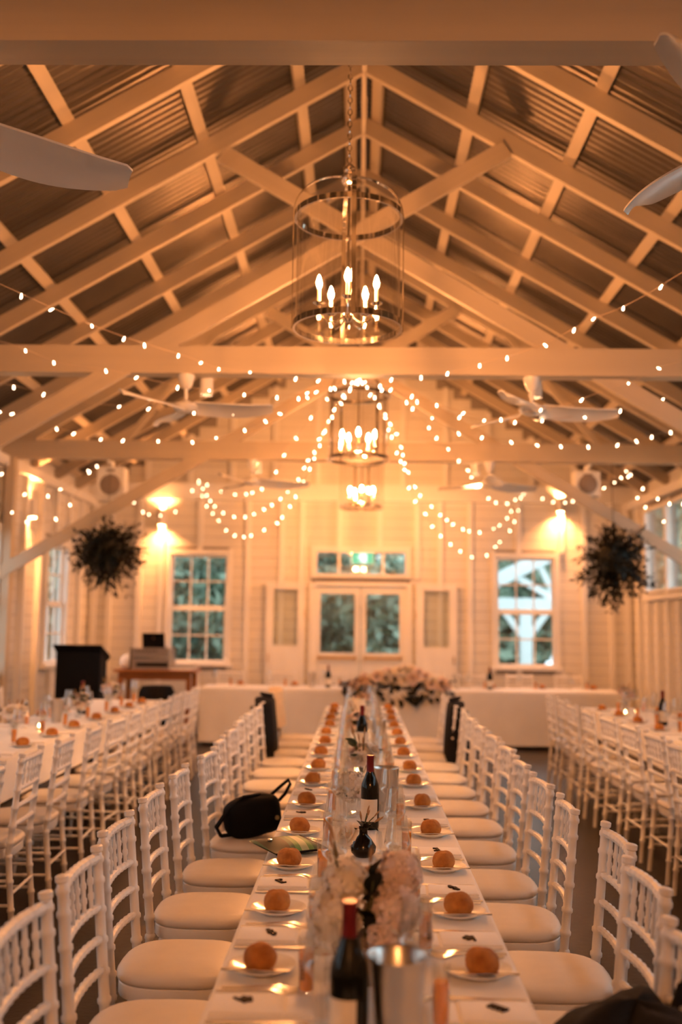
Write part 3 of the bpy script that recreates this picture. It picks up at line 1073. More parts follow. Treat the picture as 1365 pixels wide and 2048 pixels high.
def wine_glass_meshes():
    bowl = G().lathe([(0.004, 0.092), (0.018, 0.100), (0.038, 0.122), (0.0435, 0.135), (0.041, 0.155), (0.036, 0.185), (0.0315, 0.222), (0.0308, 0.222), (0.0352, 0.185), (0.040, 0.155), (0.0423, 0.135), (0.037, 0.124), (0.017, 0.103), (0.0, 0.098)], 20)
    stem = G().lathe([(0, 0.0015), (0.034, 0.0), (0.035, 0.0015), (0.012, 0.005), (0.0045, 0.012), (0.0035, 0.03), (0.0035, 0.085), (0.005, 0.093), (0.0, 0.097)], 16)
    return bowl.mesh('bowl', 'glass', True, 60), stem.mesh('stem', 'glass', True, 60)


def tumbler_mesh():
    return G().lathe([(0, 0), (0.030, 0.0), (0.031, 0.003), (0.036, 0.085), (0.0350, 0.085), (0.0297, 0.010), (0, 0.008)], 20).mesh('tumbler', 'glass', True, 50)


def vial_meshes():
    tube = G().lathe([(0, 0), (0.0175, 0.0), (0.0185, 0.002), (0.0195, 0.135), (0.0180, 0.135), (0.0170, 0.012), (0, 0.009)], 14).mesh('glass_tube', 'glass', True, 50)
    liq = G().capped([(0.0163, 0.0125), (0.0172, 0.098)], 14).mesh('amber_drink', 'amber', True, 50)
    g = G()
    g.tube([(0.0, 0.0, 0.02), (0.004, 0.016, 0.05), (-0.003, 0.0175, 0.075)], 0.0012, 5)
    for k in range(5):
        z = 0.035 + 0.009 * k
        g.add([(0.002, -0.0176, z), (0.009, -0.0172, z + 0.007), (0.003, -0.0182, z + 0.011)], [(0, 1, 2)])
        g.add([(0.0, -0.0176, z), (-0.007, -0.0172, z + 0.006), (-0.001, -0.0182, z + 0.010)], [(0, 1, 2)])
    return tube, liq, g.mesh('herb_sprig', 'dark_leaf', False)


PLATE = plate_mesh()
ROLLS = [roll_mesh(k) for k in range(4)]
FORK, KNIFE, BUTTER = cutlery('fork'), cutlery('knife'), cutlery('butter_knife')
NAP = napkin_mesh()
TAGS = [tag_mesh(k) for k in range(4)]
BOWL, STEM = wine_glass_meshes()
TUMB = tumbler_mesh()
VT, VL, VS = vial_meshes()
CT = 0.7515      # cloth top


def put(name, me, label, cat, x, y, z, rz_=0.0, group=None, rx=0.0, ry=0.0, sc=1.0):
    return tag(obj(name, me, None, (x, y, z), (rx, ry, rz_), (sc, sc, sc)), label, cat, group)


def wineglass(x, y, label, group):
    t = thing('wine_glass', label, 'glass', (x, y, CT), (0, 0, 0), group)
    obj('bowl', BOWL, t)
    obj('stem', STEM, t)


def vial(x, y, label, group, rot=0.0):
    t = thing('drink_vial', label, 'vial', (x, y, CT), (0, 0, rot), group)
    obj('glass_tube', VT, t)
    obj('amber_drink', VL, t)
    obj('herb_sprig', VS, t)


RLY = [2.56, 3.06, 3.61, 4.18, 4.80, 5.43, 5.97, 6.60, 7.2, 7.8, 8.4, 9.0, 9.6, 10.2]


def setting(side, x_edge, y_roll, i, tname, full=True, nd=1):
    """side -1: guest on the left looking to +x. nd: roll lies beyond (+) or before (-) the napkin"""
    inw = -side                       # direction from the guest to the table middle
    s = '%s side of the %s table' % (('left' if side < 0 else 'right'), tname)
    o = ordinal(i)
    gname = 'place settings of the %s table' % tname
    xr = x_edge + inw * 0.105
    rot0 = 0 if side < 0 else math.pi
    jr = rj.uniform
    if y_roll is not None:
        yr = y_roll
        put('side_plate', PLATE, '%s small white side plate from the camera, %s' % (o, s), 'plate', xr, yr, CT, group=gname)
        put('bread_roll', ROLLS[i % 4], '%s golden bread roll from the camera, %s' % (o, s), 'bread roll', xr + inw * -0.005 + jr(-.006, .006), yr + jr(-.006, .006), CT + 0.0075, jr(0, 6), gname, sc=1.0)
        if full:
            put('butter_knife', BUTTER, '%s butter knife across a side plate from the camera, %s' % (o, s), 'knife', xr - inw * 0.095, yr - 0.050, CT + 0.0168, rot0 + jr(-.05, .05), gname)
    yn = (y_roll if y_roll is not None else 2.05) - nd * 0.245
    xn = x_edge + inw * 0.13
    put('napkin', NAP, '%s folded white napkin from the camera, %s' % (o, s), 'napkin', xn, yn, CT, rot0 + jr(-.04, .04), gname)
    if full:
        put('place_tag', TAGS[(i * 3 + (1 if side > 0 else 0)) % 4], '%s dark name tag from the camera, %s' % (o, s), 'name tag', xn - inw * 0.035 + jr(-.01, .01), yn + jr(-.012, .012), CT + 0.0142, jr(-.5, .5) + (0.4 if side < 0 else 3.5), gname)
        yf = yn + nd * 0.095
        for q in range(2):
            put('fork', FORK, '%s %s fork from the camera, %s' % (o, 'inner' if q == 0 else 'outer', s), 'fork', x_edge + inw * (0.012 + 0.01 * q), yf + nd * 0.024 * q, CT, rot0 + jr(-.05, .05), gname)
        put('knife', KNIFE, '%s table knife from the camera, %s' % (o, s), 'knife', x_edge + inw * 0.015, yn - nd * 0.088, CT, rot0 + jr(-.04, .04), gname)
    wineglass(x_edge + inw * (0.262 + jr(-.01, .01)), yn - nd * (0.10 + jr(-.02, .02)), '%s stemmed wine glass from the camera, %s' % (o, s), gname)
    if full:
        put('tumbler', TUMB, '%s plain water tumbler from the camera, %s' % (o, s), 'glass', x_edge + inw * (0.300 + jr(-.01, .01)), yn + nd * 0.0, CT, group=gname)
    vial(x_edge + inw * 0.222, yn + nd * (0.085 + jr(-.015, .015)), '%s glass vial of amber drink from the camera, %s' % (o, s), gname, jr(0, 6))


for i, y in enumerate(RLY):
    setting(-1, CX - 0.37, y, i, 'centre', True, 1)
setting(1, CX + 0.37, None, 0, 'centre', True, -1)
for i, y in enumerate(RLY):
    setting(1, CX + 0.37, y, i + 1, 'centre', True, -1)
for i, y in enumerate([6.2, 6.85, 7.47, 8.08, 8.75, 9.4, 10.0, 10.55]):
    setting(1, -2.17, y, i, 'left', False, -1)
for i, y in enumerate([8.4, 9.0, 9.6, 10.2]):
    setting(-1, -2.93, y, i, 'left', False, 1)
for i, y in enumerate([7.1, 7.75, 8.5, 9.15, 9.78, 10.45]):
    setting(-1, 2.42, y, i, 'right', False, 1)
for i, y in enumerate([8.9, 9.6, 10.3]):
    setting(1, 3.16, y, i, 'right', False, -1)
# head table: guests sit behind it looking towards the camera
for i, x in enumerate(HX):
    o = ordinal(i)
    if 0.0 < x < 1.2:
        continue
    gname = 'place settings of the head table'
    put('side_plate', PLATE, '%s white side plate from the left on the head table' % o, 'plate', x + 0.22, 13.94, CT, group=gname)
    put('bread_roll', ROLLS[i % 4], '%s golden bread roll from the left on the head table' % o, 'bread roll', x + 0.22, 13.94, CT + 0.0075, 0, gname)
    put('napkin', NAP, '%s folded white napkin from the left on the head table' % o, 'napkin', x, 13.91, CT, math.pi / 2, gname)
    wineglass(x - 0.12, 13.78, '%s stemmed wine glass from the left on the head table' % o, gname)
    vial(x + 0.1, 13.8, '%s glass vial of amber drink from the left on the head table' % o, gname)


# ------------------------------------------------------------------ bottles, coolers, candles
BOT = G().lathe([(0, 0.004), (0.033, 0.0), (0.0375, 0.004), (0.0385, 0.015), (0.0385, 0.165), (0.036, 0.185), (0.025, 0.212), (0.0165, 0.235), (0.0145, 0.255), (0.0140, 0.29), (0, 0.29)], 24).mesh('glass', 'bottle', True, 50)
CAPS = G().lathe([(0.0150, 0.232), (0.0168, 0.2325), (0.0158, 0.245), (0.0150, 0.256), (0.0150, 0.288), (0.0160, 0.290), (0.0160, 0.300), (0.0150, 0.302), (0, 0.302)], 20).mesh('capsule', 'foil', True, 50)


def _lab():
    g = G()
    n = 14
    v, f = [], []
    for k in range(n + 1):
        a = math.radians(-70 + 140 * k / n)
        for z in (0.035, 0.125):
            v.append((0.0389 * math.cos(a), 0.0389 * math.sin(a), z))
    f = [(2 * k, 2 * k + 2, 2 * k + 3, 2 * k + 1) for k in range(n)]
    return g.add(v, f).mesh('label', 'label', True, 80)


LAB = _lab()


def bottle(x, y, rot, label, z=CT):
    t = thing('wine_bottle', label, 'bottle', (x, y, z), (0, 0, rot), 'wine bottles')
    obj('glass', BOT, t)
    obj('capsule', CAPS, t)
    obj('paper_label', LAB, t)


BUCK = G().lathe([(0, 0.004), (0.040, 0.0), (0.043, 0.003), (0.050, 0.10), (0.058, 0.188), (0.062, 0.193), (0.061, 0.196), (0.057, 0.192), (0.048, 0.10), (0.041, 0.008), (0, 0.006)], 32).mesh('wine_cooler', 'bucket_steel', True, 50)


def cooler(x, y, label, z=CT):
    put('wine_cooler', BUCK, label, 'wine cooler', x, y, z, group='steel wine coolers')


bottle(-0.012, 2.06, -2.4, 'dark wine bottle with red capsule nearest the camera on the centre table')
cooler(0.085, 2.08, 'steel wine cooler beside the nearest bottle on the centre table')
bottle(0.055, 4.30, -1.9, 'dark wine bottle standing beside the white hydrangea on the centre table')
cooler(0.135, 4.72, 'steel wine cooler behind the second bottle on the centre table')
bottle(0.03, 6.93, -1.6, 'dark wine bottle before the pillar candle on the centre table')
cooler(0.14, 7.1, 'steel wine cooler beside the third bottle on the centre table')
P = at(83, 1450, 8.6)
cooler(-2.55, 8.52, 'steel wine cooler on the left table')
bottle(2.70, 9.0, -1.6, 'dark wine bottle on the right table')
bottle(-2.55, 9.3, -1.6, 'dark red-capped wine bottle on the left table')
P = at(657, 1345, 13.7)
bottle(P.x, 13.72, -1.6, 'dark wine bottle left of the flower garland on the head table')
P = at(981, 1350, 13.7)
bottle(P.x, 13.72, -1.6, 'dark wine bottle on the right part of the head table')
P = at(624, 1350, 13.7)
cooler(P.x, 13.78, 'steel wine cooler left of the bottle on the head table')
P = at(915, 1352, 13.7)
cooler(P.x, 13.8, 'steel wine cooler right of the flower garland on the head table')


def pillar(x, y, r, h, label):
    t = thing('pillar_candle', label, 'candle', (x, y, CT), group='candles')
    g = G().lathe([(0, 0), (r, 0), (r, h - 0.006), (r - 0.005, h), (r * 0.6, h - 0.006), (0, h - 0.012)], 24)
    obj('wax', g.mesh('wax', 'wax', True, 50), t)
    obj('wick', G().tube([(0, 0, h - 0.013), (0.001, 0, h - 0.002), (0.003, 0, h + 0.004)], 0.0012, 5).mesh('wick', 'black'), t)


def tealight(x, y, label):
    t = thing('tealight', label, 'candle', (x, y, CT), group='candles')
    obj('glass_cup', G().lathe([(0, 0), (0.024, 0), (0.026, 0.004), (0.029, 0.06), (0.0275, 0.06), (0.0245, 0.008), (0, 0.006)], 16).mesh('glass_cup', 'glass', True, 50), t)
    obj('wax', G().capped([(0.022, 0.0085), (0.022, 0.022)], 14).mesh('wax', 'wax', True, 50), t)
    obj('flame', G().lathe([(0, 0.024), (0.004, 0.030), (0.0045, 0.036), (0.002, 0.046), (0, 0.052)], 8).mesh('flame', 'flame'), t)


pillar(-0.02, 8.9, 0.088, 0.20, 'thick cream pillar candle on the far part of the centre table')
pillar(-0.02, 1.72, 0.05, 0.07, 'low cream pillar candle at the near end of the centre table')
for x, y, l in ((0.0, 5.72, 'lit tealight in a glass cup left of the third flower vase'), (0.09, 5.9, 'lit tealight in a glass cup right of the third flower vase'),
                (0.02, 7.75, 'lit tealight before the pillar candle on the centre table'), (-2.5, 7.9, 'lit tealight on the near part of the left table'),
                (2.62, 9.95, 'lit tealight on the far part of the right table')):
    tealight(x, y, l)


# ------------------------------------------------------------------ flowers
def rose_mesh(name, mat, seed, R=0.04):
    rnd = random.Random(seed)
    g = G()
    layers = [(3, 0.28, 1.35, 0.0), (4, 0.48, 1.2, 0.05), (5, 0.68, 0.95, 0.15), (6, 0.88, 0.72, 0.32), (6, 1.05, 0.52, 0.55)]
    for li, (n, rr, hh, flare) in enumerate(layers):
        off = rnd.uniform(0, 6)
        for k in range(n):
            a0 = off + 2 * math.pi * k / n
            wdt = 2 * math.pi / n * 0.72

            def fn(u, w, a0=a0, wdt=wdt, rr=rr, hh=hh, flare=flare):
                a = a0 + (u - 0.5) * 2 * wdt * (0.55 + 0.45 * math.sin(math.pi * min(1, w + 0.15)))
                r = R * rr * (0.35 + 0.65 * math.sin(w * 1.5)) + R * flare * w ** 3
                z = R * (hh * w * 0.9) - R * 0.10 * (2 * u - 1) ** 2 * w - R * flare * 0.4 * w ** 4
                return (r * math.cos(a), r * math.sin(a), z)
            g.grid(fn, 4, 4)
    return g.mesh(name, mat, True, 80)


def hydrangea_mesh(mat, R=0.075, n=150, seed=1):
    rnd = random.Random(seed)
    g = G()
    for k in range(n):
        ph = math.acos(1 - 1.75 * (k + 0.5) / n)
        th = k * 2.39996
        d = Vector((math.sin(ph) * math.cos(th), math.sin(ph) * math.sin(th), math.cos(ph)))
        p = d * R * rnd.uniform(0.62, 1.08)
        q = d.to_track_quat('Z', 'Y').to_matrix().to_4x4()
        M = Matrix.Translation(p) @ q @ Matrix.Rotation(rnd.uniform(0, 6), 4, 'Z')
        s = R * 0.21
        for a in range(4):
            c, sn = math.cos(a * 1.5708), math.sin(a * 1.5708)
            g.add([(0, 0, 0), (s * (c - sn * 0.7), s * (sn + c * 0.7), s * 0.25), (1.35 * s * c, 1.35 * s * sn, s * 0.05), (s * (c + sn * 0.7), s * (sn - c * 0.7), s * 0.25)], [(0, 1, 2, 3)], M)
    return g.mesh('hydrangea', mat, True, 60)


def leaf_mesh(L=0.07, W=0.026, mat='leaf', name='leaf'):
    def fn(u, w):
        x = u * L
        y = (w - 0.5) * 2 * W * math.sin(math.pi * min(1, u * 0.93 + 0.05)) ** 0.8
        return (x, y, 0.012 * math.sin(u * 2.6) + abs(w - 0.5) * 0.012)
    return G().grid(fn, 6, 2).mesh(name, mat, True, 80)


ROSEW = [rose_mesh('rose', 'rose', k, 0.040) for k in (1, 2)]
ROSEP = [rose_mesh('blush_rose', 'pink', k, 0.036) for k in (3, 4)]
ROSEO = [rose_mesh('peach_rose', 'peach', 5, 0.036)]
HYD = hydrangea_mesh('rose', 0.072, 110, 2)
HYDP = hydrangea_mesh('pink', 0.055, 80, 3)
LEAF = leaf_mesh()
LEAFD = leaf_mesh(0.075, 0.032, 'dark_leaf', 'dark_leaf')
SPIKE = G().lathe([(0, 0), (0.004, 0.005), (0.0085, 0.03), (0.007, 0.06), (0, 0.085)], 7).mesh('grass_head', 'dry')


def arrange(label, x, y, z, vase, items, rot=0.0):
    """items: (mesh, name, (dx, dy, dz), lean direction, scale)"""
    t = thing('flower_arrangement', label, 'flowers', (x, y, z), (0, 0, rot), 'table flowers')
    if vase == 'bowl':
        g = G().lathe([(0, 0), (0.04, 0), (0.045, 0.004), (0.07, 0.05), (0.085, 0.10), (0.082, 0.10), (0.066, 0.052), (0.04, 0.01), (0, 0.008)], 24)
        obj('bowl_vase', g.mesh('bowl_vase', 'smoke_vase', True, 50), t)
    elif vase == 'bud':
        g = G().lathe([(0, 0), (0.03, 0), (0.045, 0.015), (0.048, 0.035), (0.03, 0.062), (0.016, 0.078), (0.015, 0.095), (0.02, 0.105), (0.017, 0.104), (0.012, 0.09), (0, 0.08)], 20)
        obj('bud_vase', g.mesh('bud_vase', 'dark_vase', True, 50), t)
    elif vase == 'glass':
        g = G().lathe([(0, 0), (0.03, 0), (0.032, 0.003), (0.038, 0.11), (0.0368, 0.11), (0.03, 0.008), (0, 0.006)], 20)
        obj('glass_vase', g.mesh('glass_vase', 'glass', True, 50), t)
    rnd = random.Random(int(abs(x * 100) + y * 100))
    for me, nm, p, d, sc in items:
        p = Vector(p)
        q = Vector(d).to_track_quat('Z', 'Y') if 'leaf' not in nm else Vector(d).to_track_quat('X', 'Z')
        o = obj(nm, me, t, p, (0, 0, 0), (sc, sc, sc))
        o.rotation_euler = (q.to_matrix() @ Matrix.Rotation(rnd.uniform(0, 6) if 'leaf' not in nm else rnd.uniform(-.6, .6), 3, 'Z' if 'leaf' not in nm else 'X')).to_euler()
        base = Vector((p.x * 0.15, p.y * 0.15, 0.09 if vase == 'bud' else 0.05)) if vase else Vector((p.x * 0.6, p.y * 0.6, 0.01))
        if (p - base).length > 0.06:
            sg = G()
            sg.tube([base, base.lerp(p, 0.5) + Vector((0, 0, 0.01)), p], 0.0022, 5)
            obj('stalk', sg.mesh('stalk', 'stem'), t)
    return t


def pick(seq, r):
    return seq[r.randrange(len(seq))]


# the big near arrangement
R1 = random.Random(21)
it = [(HYD, 'hydrangea', (-0.065, -0.01, 0.15), (-.5, -.2, 1), 0.95), (HYD, 'hydrangea', (-0.045, 0.0, 0.225), (-.3, 0, 1), 0.8),
      (HYDP, 'pink_hydrangea', (0.07, -0.01, 0.17), (.5, -.2, 1), 1.25), (HYDP, 'pink_hydrangea', (0.085, 0.02, 0.245), (.4, .1, 1), 1.0),
      (HYDP, 'pink_hydrangea', (0.05, -0.05, 0.105), (.4, -.6, .6), 0.9)]
for k in range(9):
    a = R1.uniform(0, 6.28)
    it.append((pick(ROSEW + ROSEP, R1), 'rose', (0.075 * math.cos(a), 0.06 * math.sin(a), R1.uniform(0.13, 0.24)), (math.cos(a), math.sin(a), 0.9), R1.uniform(0.7, 1)))
for k in range(9):
    it.append((LEAFD, 'leaf', (R1.uniform(-0.01, 0.03), R1.uniform(-0.07, 0.0), R1.uniform(0.11, 0.26)), (R1.uniform(-.5, .5), -0.5, R1.uniform(.2, .9)), R1.uniform(0.5, 0.85)))
for k in range(7):
    a = R1.uniform(0, 6.28)
    it.append((SPIKE, 'grass_head', (0.09 * math.cos(a), 0.05 * math.sin(a), R1.uniform(0.25, 0.32)), (0.4 * math.cos(a), 0.2 * math.sin(a), 1), R1.uniform(0.35, 0.6)))
arrange('large arrangement of white and pink flowers in a bowl nearest the camera', 0.02, 2.5, CT, 'bowl', it)
# small dark vase with one rose
it = [(ROSEW[0], 'rose', (-0.055, -0.02, 0.075), (-.6, -.5, .6), 0.85)]
for k in range(7):
    a = k * 0.9
    it.append((SPIKE, 'grass_head', (0.03 * math.cos(a) + 0.02, 0.03 * math.sin(a), 0.125 + 0.012 * (k % 3)), (0.8 * math.cos(a) + .5, 0.6 * math.sin(a), 1), 0.4))
for k in range(6):
    a = k * 1.05
    it.append((LEAFD, 'leaf', (0.01 * math.cos(a), 0.01 * math.sin(a), 0.10), (math.cos(a), math.sin(a), 0.3 * (k % 3 - 1)), 0.6))
arrange('white rose and dry sprigs in a small black vase on the centre table', 0.025, 3.80, CT, 'bud', it)
arrange('white hydrangea head in a glass vase on the centre table', -0.015, 4.62, CT, 'glass', [(HYD, 'hydrangea', (-0.01, 0, 0.125), (-.1, -.3, 1), 0.95), (HYD, 'hydrangea', (0.03, 0.04, 0.10), (.4, .3, .8), 0.7), (LEAF, 'leaf', (-0.03, -0.03, 0.08), (-1, -.5, .1), 0.8)])


def medium(label, x, y, seed, warm=False):
    r = random.Random(seed)
    it = []
    for k in range(7):
        a = k * 0.9 + r.uniform(-.3, .3)
        it.append((pick(ROSEW + ROSEP + (ROSEO if warm else []), r), 'rose', (0.055 * math.cos(a), 0.055 * math.sin(a), r.uniform(0.11, 0.19)), (math.cos(a), math.sin(a), 0.8), r.uniform(.75, 1.05)))
    for k in range(6):
        a = r.uniform(0, 6.28)
        it.append((pick([LEAF, LEAFD], r), 'leaf', (0.05 * math.cos(a), 0.05 * math.sin(a), r.uniform(0.10, 0.2)), (math.cos(a), math.sin(a), .5), r.uniform(.8, 1.1)))
    for k in range(5):
        a = r.uniform(0, 6.28)
        it.append((SPIKE, 'grass_head', (0.05 * math.cos(a), 0.04 * math.sin(a), r.uniform(0.2, 0.26)), (math.cos(a) * .4, math.sin(a) * .4, 1), .6))
    it.append((HYD, 'hydrangea', (0, 0, 0.13), (0, -.2, 1), 0.75))
    arrange(label, x, y, CT, 'glass', it)


medium('white roses with dark leaves in a vase before the second tealight pair', 0.03, 5.55, 31)
medium('blush roses in a vase between the pillar candle and the third bottle', 0.0, 7.45, 32, True)
medium('cream roses in a vase behind the pillar candle on the centre table', 0.04, 9.45, 33, True)
medium('white roses in a vase on the near part of the left table', -2.58, 7.55, 34)
medium('pale roses in a vase in the middle of the left table', -2.5, 9.0, 35)
medium('tall white roses in a vase on the far end of the left table', -2.55, 10.3, 36)
medium('dark-leaved roses in a vase on the far end of the right table', 2.80, 10.6, 37)
medium('small roses in a vase on the near part of the right table', 2.82, 8.55, 38)

# garland on the head table
P = at(795, 1362, 13.5)
gd = thing('flower_garland', 'wide garland of roses and dark trailing leaves on the head table', 'flowers', (P.x, 13.45, CT))
r = random.Random(5)
W2 = 0.72
for k in range(44):
    u = r.uniform(-1, 1)
    hgt = 0.22 * (1 - abs(u) ** 1.6)
    a = r.uniform(0, 6.28)
    o = obj('rose', pick(ROSEW + ROSEP + ROSEO + ROSEW, r), gd, (u * W2 * 0.92, r.uniform(-0.17, -0.02), 0.05 + hgt * r.uniform(0.25, 1.1)), (r.uniform(0.3, 1.3), r.uniform(-.5, .5), 0), [r.uniform(1.1, 1.8)] * 3)
g = leaf_cloud(900, W2 * 1.05, 0.13, 0.10, 0.04, 3, 'dark_leaf', 0.1)
obj('foliage', g, gd, (0, 0.0, 0.09))
for k in range(90):
    u = r.uniform(-1, 1)
    q = Vector((u * W2, -0.13 + r.uniform(-.04, .06), r.uniform(-0.14, 0.10) + (0.05 if abs(u) > .7 else 0)))
    o = obj('leaf', LEAFD, gd, q, (r.uniform(-1, 1), r.uniform(0.3, 1.5), r.uniform(-2.6, -0.5)), [r.uniform(0.9, 1.6)] * 3)


# ------------------------------------------------------------------ things left on chairs and table
def jacket(label, loc, rotz, w, top, bottom, seed, mat='black_cloth', name='jacket', cat='jacket', thick=0.05, lapel=True):
    """garment hung over a chair back: local x forward (seat side), y across"""
    t = thing(name, label, cat, loc, (0, 0, rotz))
    rnd = random.Random(seed)
    ph = [rnd.uniform(0, 6) for _ in range(4)]

    def fn(u, v):
        # u across 0..1 ; v around the drape: 0 front hem, .5 over the top, 1 back hem
        y = (u - 0.5) * w
        sh = abs(u - 0.5) * 2
        tz = top - 0.055 * sh ** 2.2
        fold = 0.012 * math.sin(u * 13 + ph[0]) + 0.008 * math.sin(u * 23 + ph[1])
        if v < 0.44:
            k = v / 0.44
            z = bottom + 0.08 + (tz - bottom - 0.08 - 0.012) * k
            x = thick * (0.75 + 0.25 * math.sin(k * 2)) + fold * (1 - k)
            y *= 0.96 + 0.10 * (1 - k)
        elif v > 0.56:
            k = (1 - v) / 0.44
            z = bottom + (tz - bottom - 0.012) * k
            x = -thick * (0.8 + 0.3 * (1 - k)) + fold * (1 - k) * 1.2
            y *= 0.96 + 0.14 * (1 - k) * (0.8 + 0.2 * math.sin(3 * k))
        else:
            a = (v - 0.44) / 0.12 * math.pi
            z = tz - 0.012 + 0.016 * math.sin(a)
            x = thick * 0.98 * math.cos(a)
        lean = -0.195 - 0.045 * (z - 0.42) / 0.48
        x *= max(0.0, 1 - abs(2 * u - 1) ** 9)
        return (x + lean, y, z)
    g = G()
    g.grid(fn, 22, 44)
    obj('drape', g.mesh('drape', mat, True, 80), t)
    if lapel:
        for s in (-1, 1):
            gs = G()
            x = lambda z: -0.195 - 0.045 * (z - 0.42) / 0.48 - thick - 0.01
            gs.tube([(x(top - .06) + 0.02, s * w * 0.44, top - 0.075), (x(top - .2), s * w * 0.52, top - 0.2), (x(.6), s * w * 0.54, bottom + 0.16), (x(bottom + .05) + 0.01, s * w * 0.50, bottom + 0.03)], [0.035, 0.042, 0.038, 0.032], 10)
            obj('sleeve', gs.mesh('sleeve', mat, True, 80), t)
        gc = G()
        gc.tube([(-0.235 + thick * .7, -0.07, top + 0.004), (-0.26, -0.05, top + 0.022), (-0.275, 0, top + 0.028), (-0.26, 0.05, top + 0.022), (-0.235 + thick * .7, 0.07, top + 0.004)], 0.014, 8)
        obj('collar', gc.mesh('collar', mat, True, 80), t)
    return t


jacket('black jacket hung over a chair on the left side of the centre table', (-0.59, CL[11], 0), 0, 0.44, 0.955, 0.26, 4, thick=0.085)
jacket('black jacket hung over a chair on the right side of the centre table', (0.615, CRR[11], 0), math.pi, 0.42, 0.950, 0.36, 9, thick=0.07)
jacket('cream and yellow shawl hung over the last left chair of the centre table', (-0.59, CL[13], 0), 0, 0.40, 0.965, 0.50, 6, 'shawl', 'shawl', 'shawl', 0.07, False)

# black handbag on the sixth left chair
hb = thing('handbag', 'black handbag with strap lying on a left chair of the centre table', 'handbag', (-0.55, CL[5] - 0.01, 0.492), (0, 0, 0.5))


def blob(name, mat, rx, ry, rzz, cz, ex=0.7, seed=0, amp=0.05, flat=None):
    rnd = random.Random(seed)
    ph = [rnd.uniform(0, 6) for _ in range(5)]
    n, m = 28, 18
    v, f = [], []
    sp = lambda a, e: math.copysign(abs(a) ** e, a)
    for j in range(m + 1):
        t = -math.pi / 2 + math.pi * j / m
        for k in range(n):
            a = 2 * math.pi * k / n
            s = 1 + amp * (math.sin(3 * a + ph[0]) * math.cos(2 * t + ph[1]) + 0.6 * math.sin(5 * a + 3 * t + ph[2]))
            x = rx * sp(math.cos(t), ex) * sp(math.cos(a), ex) * s
            y = ry * sp(math.cos(t), ex) * sp(math.sin(a), ex) * s
            z = cz + rzz * sp(math.sin(t), ex) * s
            if flat is not None:
                z = max(z, flat)
            v.append((x, y, z))
    for j in range(m):
        for k in range(n):
            k2 = (k + 1) % n
            f.append((j * n + k, j * n + k2, (j + 1) * n + k2, (j + 1) * n + k))
    return G().add(v, f).mesh(name, mat, True, 80)


obj('body', blob('body', 'black', 0.155, 0.085, 0.105, 0.104, 0.65, 2, 0.03, 0.0), hb, (0.02, 0, 0), (0, -0.16, 0))
g = G()
g.tube([(0.10, 0, 0.20), (0.16, 0, 0.245), (0.205, 0.0, 0.275), (0.22, 0.01, 0.25), (0.19, 0.01, 0.20), (0.15, 0, 0.17)], 0.009, 6)
obj('top_handle', g.mesh('top_handle', 'black'), hb)
g = G()
for k, (x0, y0) in enumerate(((0, 0), (0.012, 0.02))):
    g.tube([(0.03 + x0, y0 - 0.02, 0.21), (-0.07 + x0, y0 - 0.03, 0.205), (-0.15, y0 - 0.03, 0.14), (-0.205, y0 - 0.02, 0.06), (-0.175, y0 - 0.01, 0.012), (-0.12, y0, 0.012)], 0.0085, 6)
obj('shoulder_strap', g.mesh('shoulder_strap', 'black'), hb)
obj('clasp', G().lathe([(0, 0), (0.012, 0), (0.012, 0.006), (0, 0.008)], 12).mesh('clasp', 'brass'), hb, (0.10, -0.09, 0.10), (math.pi / 2, 0, 0))

# green patterned clutch on the table edge
cl = thing('clutch_bag', 'green and black wave-patterned clutch bag on the left edge of the centre table', 'clutch bag', (-0.255, 3.83, CT + 0.03), (0.12, 0.05, 0.75))
g = G()


def cf(u, v):
    x, y = (u - 0.5) * 0.245, (v - 0.5) * 0.17
    k = (1 - abs(2 * u - 1) ** 2.5) * (1 - abs(2 * v - 1) ** 2.5)
    return (x, y, 0.002 + 0.02 * k)


g.grid(cf, 16, 12)
g.grid(lambda u, v: (cf(u, v)[0], cf(u, v)[1], -cf(u, v)[2]), 16, 12)
obj('body', g.mesh('body', 'clutch', True, 80), cl)
g = G()
g.tube([(-0.122, -0.085, 0), (0.122, -0.085, 0)], 0.004, 6)
g.tube([(0.122, 0.085, 0), (0.122, -0.085, 0)], 0.004, 6)
obj('piping', g.mesh('piping', 'black'), cl)
obj('snap', G().lathe([(0, 0), (0.009, 0), (0.009, 0.004), (0, 0.005)], 12).mesh('snap', 'steel'), cl, (-0.075, 0.02, 0.0175))

# dark coat heaped on the nearest right chairs
ct = thing('coat', 'black coat heaped on the nearest right chair of the centre table', 'coat', (0.625, 2.33, 0.492))
obj('heap', blob('heap', 'black_cloth', 0.19, 0.17, 0.155, 0.125, 0.8, 5, 0.10, 0.0), ct)
g = G()
g.tube([(0.09, 0.05, 0.2), (0.12, 0.05, 0.29), (0.14, 0.08, 0.325), (0.165, 0.11, 0.29), (0.16, 0.12, 0.16)], [0.02, 0.018, 0.016, 0.018, 0.02], 8)
obj('sleeve', g.mesh('sleeve', 'black_cloth', True, 80), ct)
g = G()
g.tube([(-0.10, 0.10, 0.10), (-0.14, 0.13, 0.06), (-0.165, 0.14, 0.02)], [0.04, 0.045, 0.03], 8)
obj('sleeve', g.mesh('sleeve', 'black_cloth', True, 80), ct)


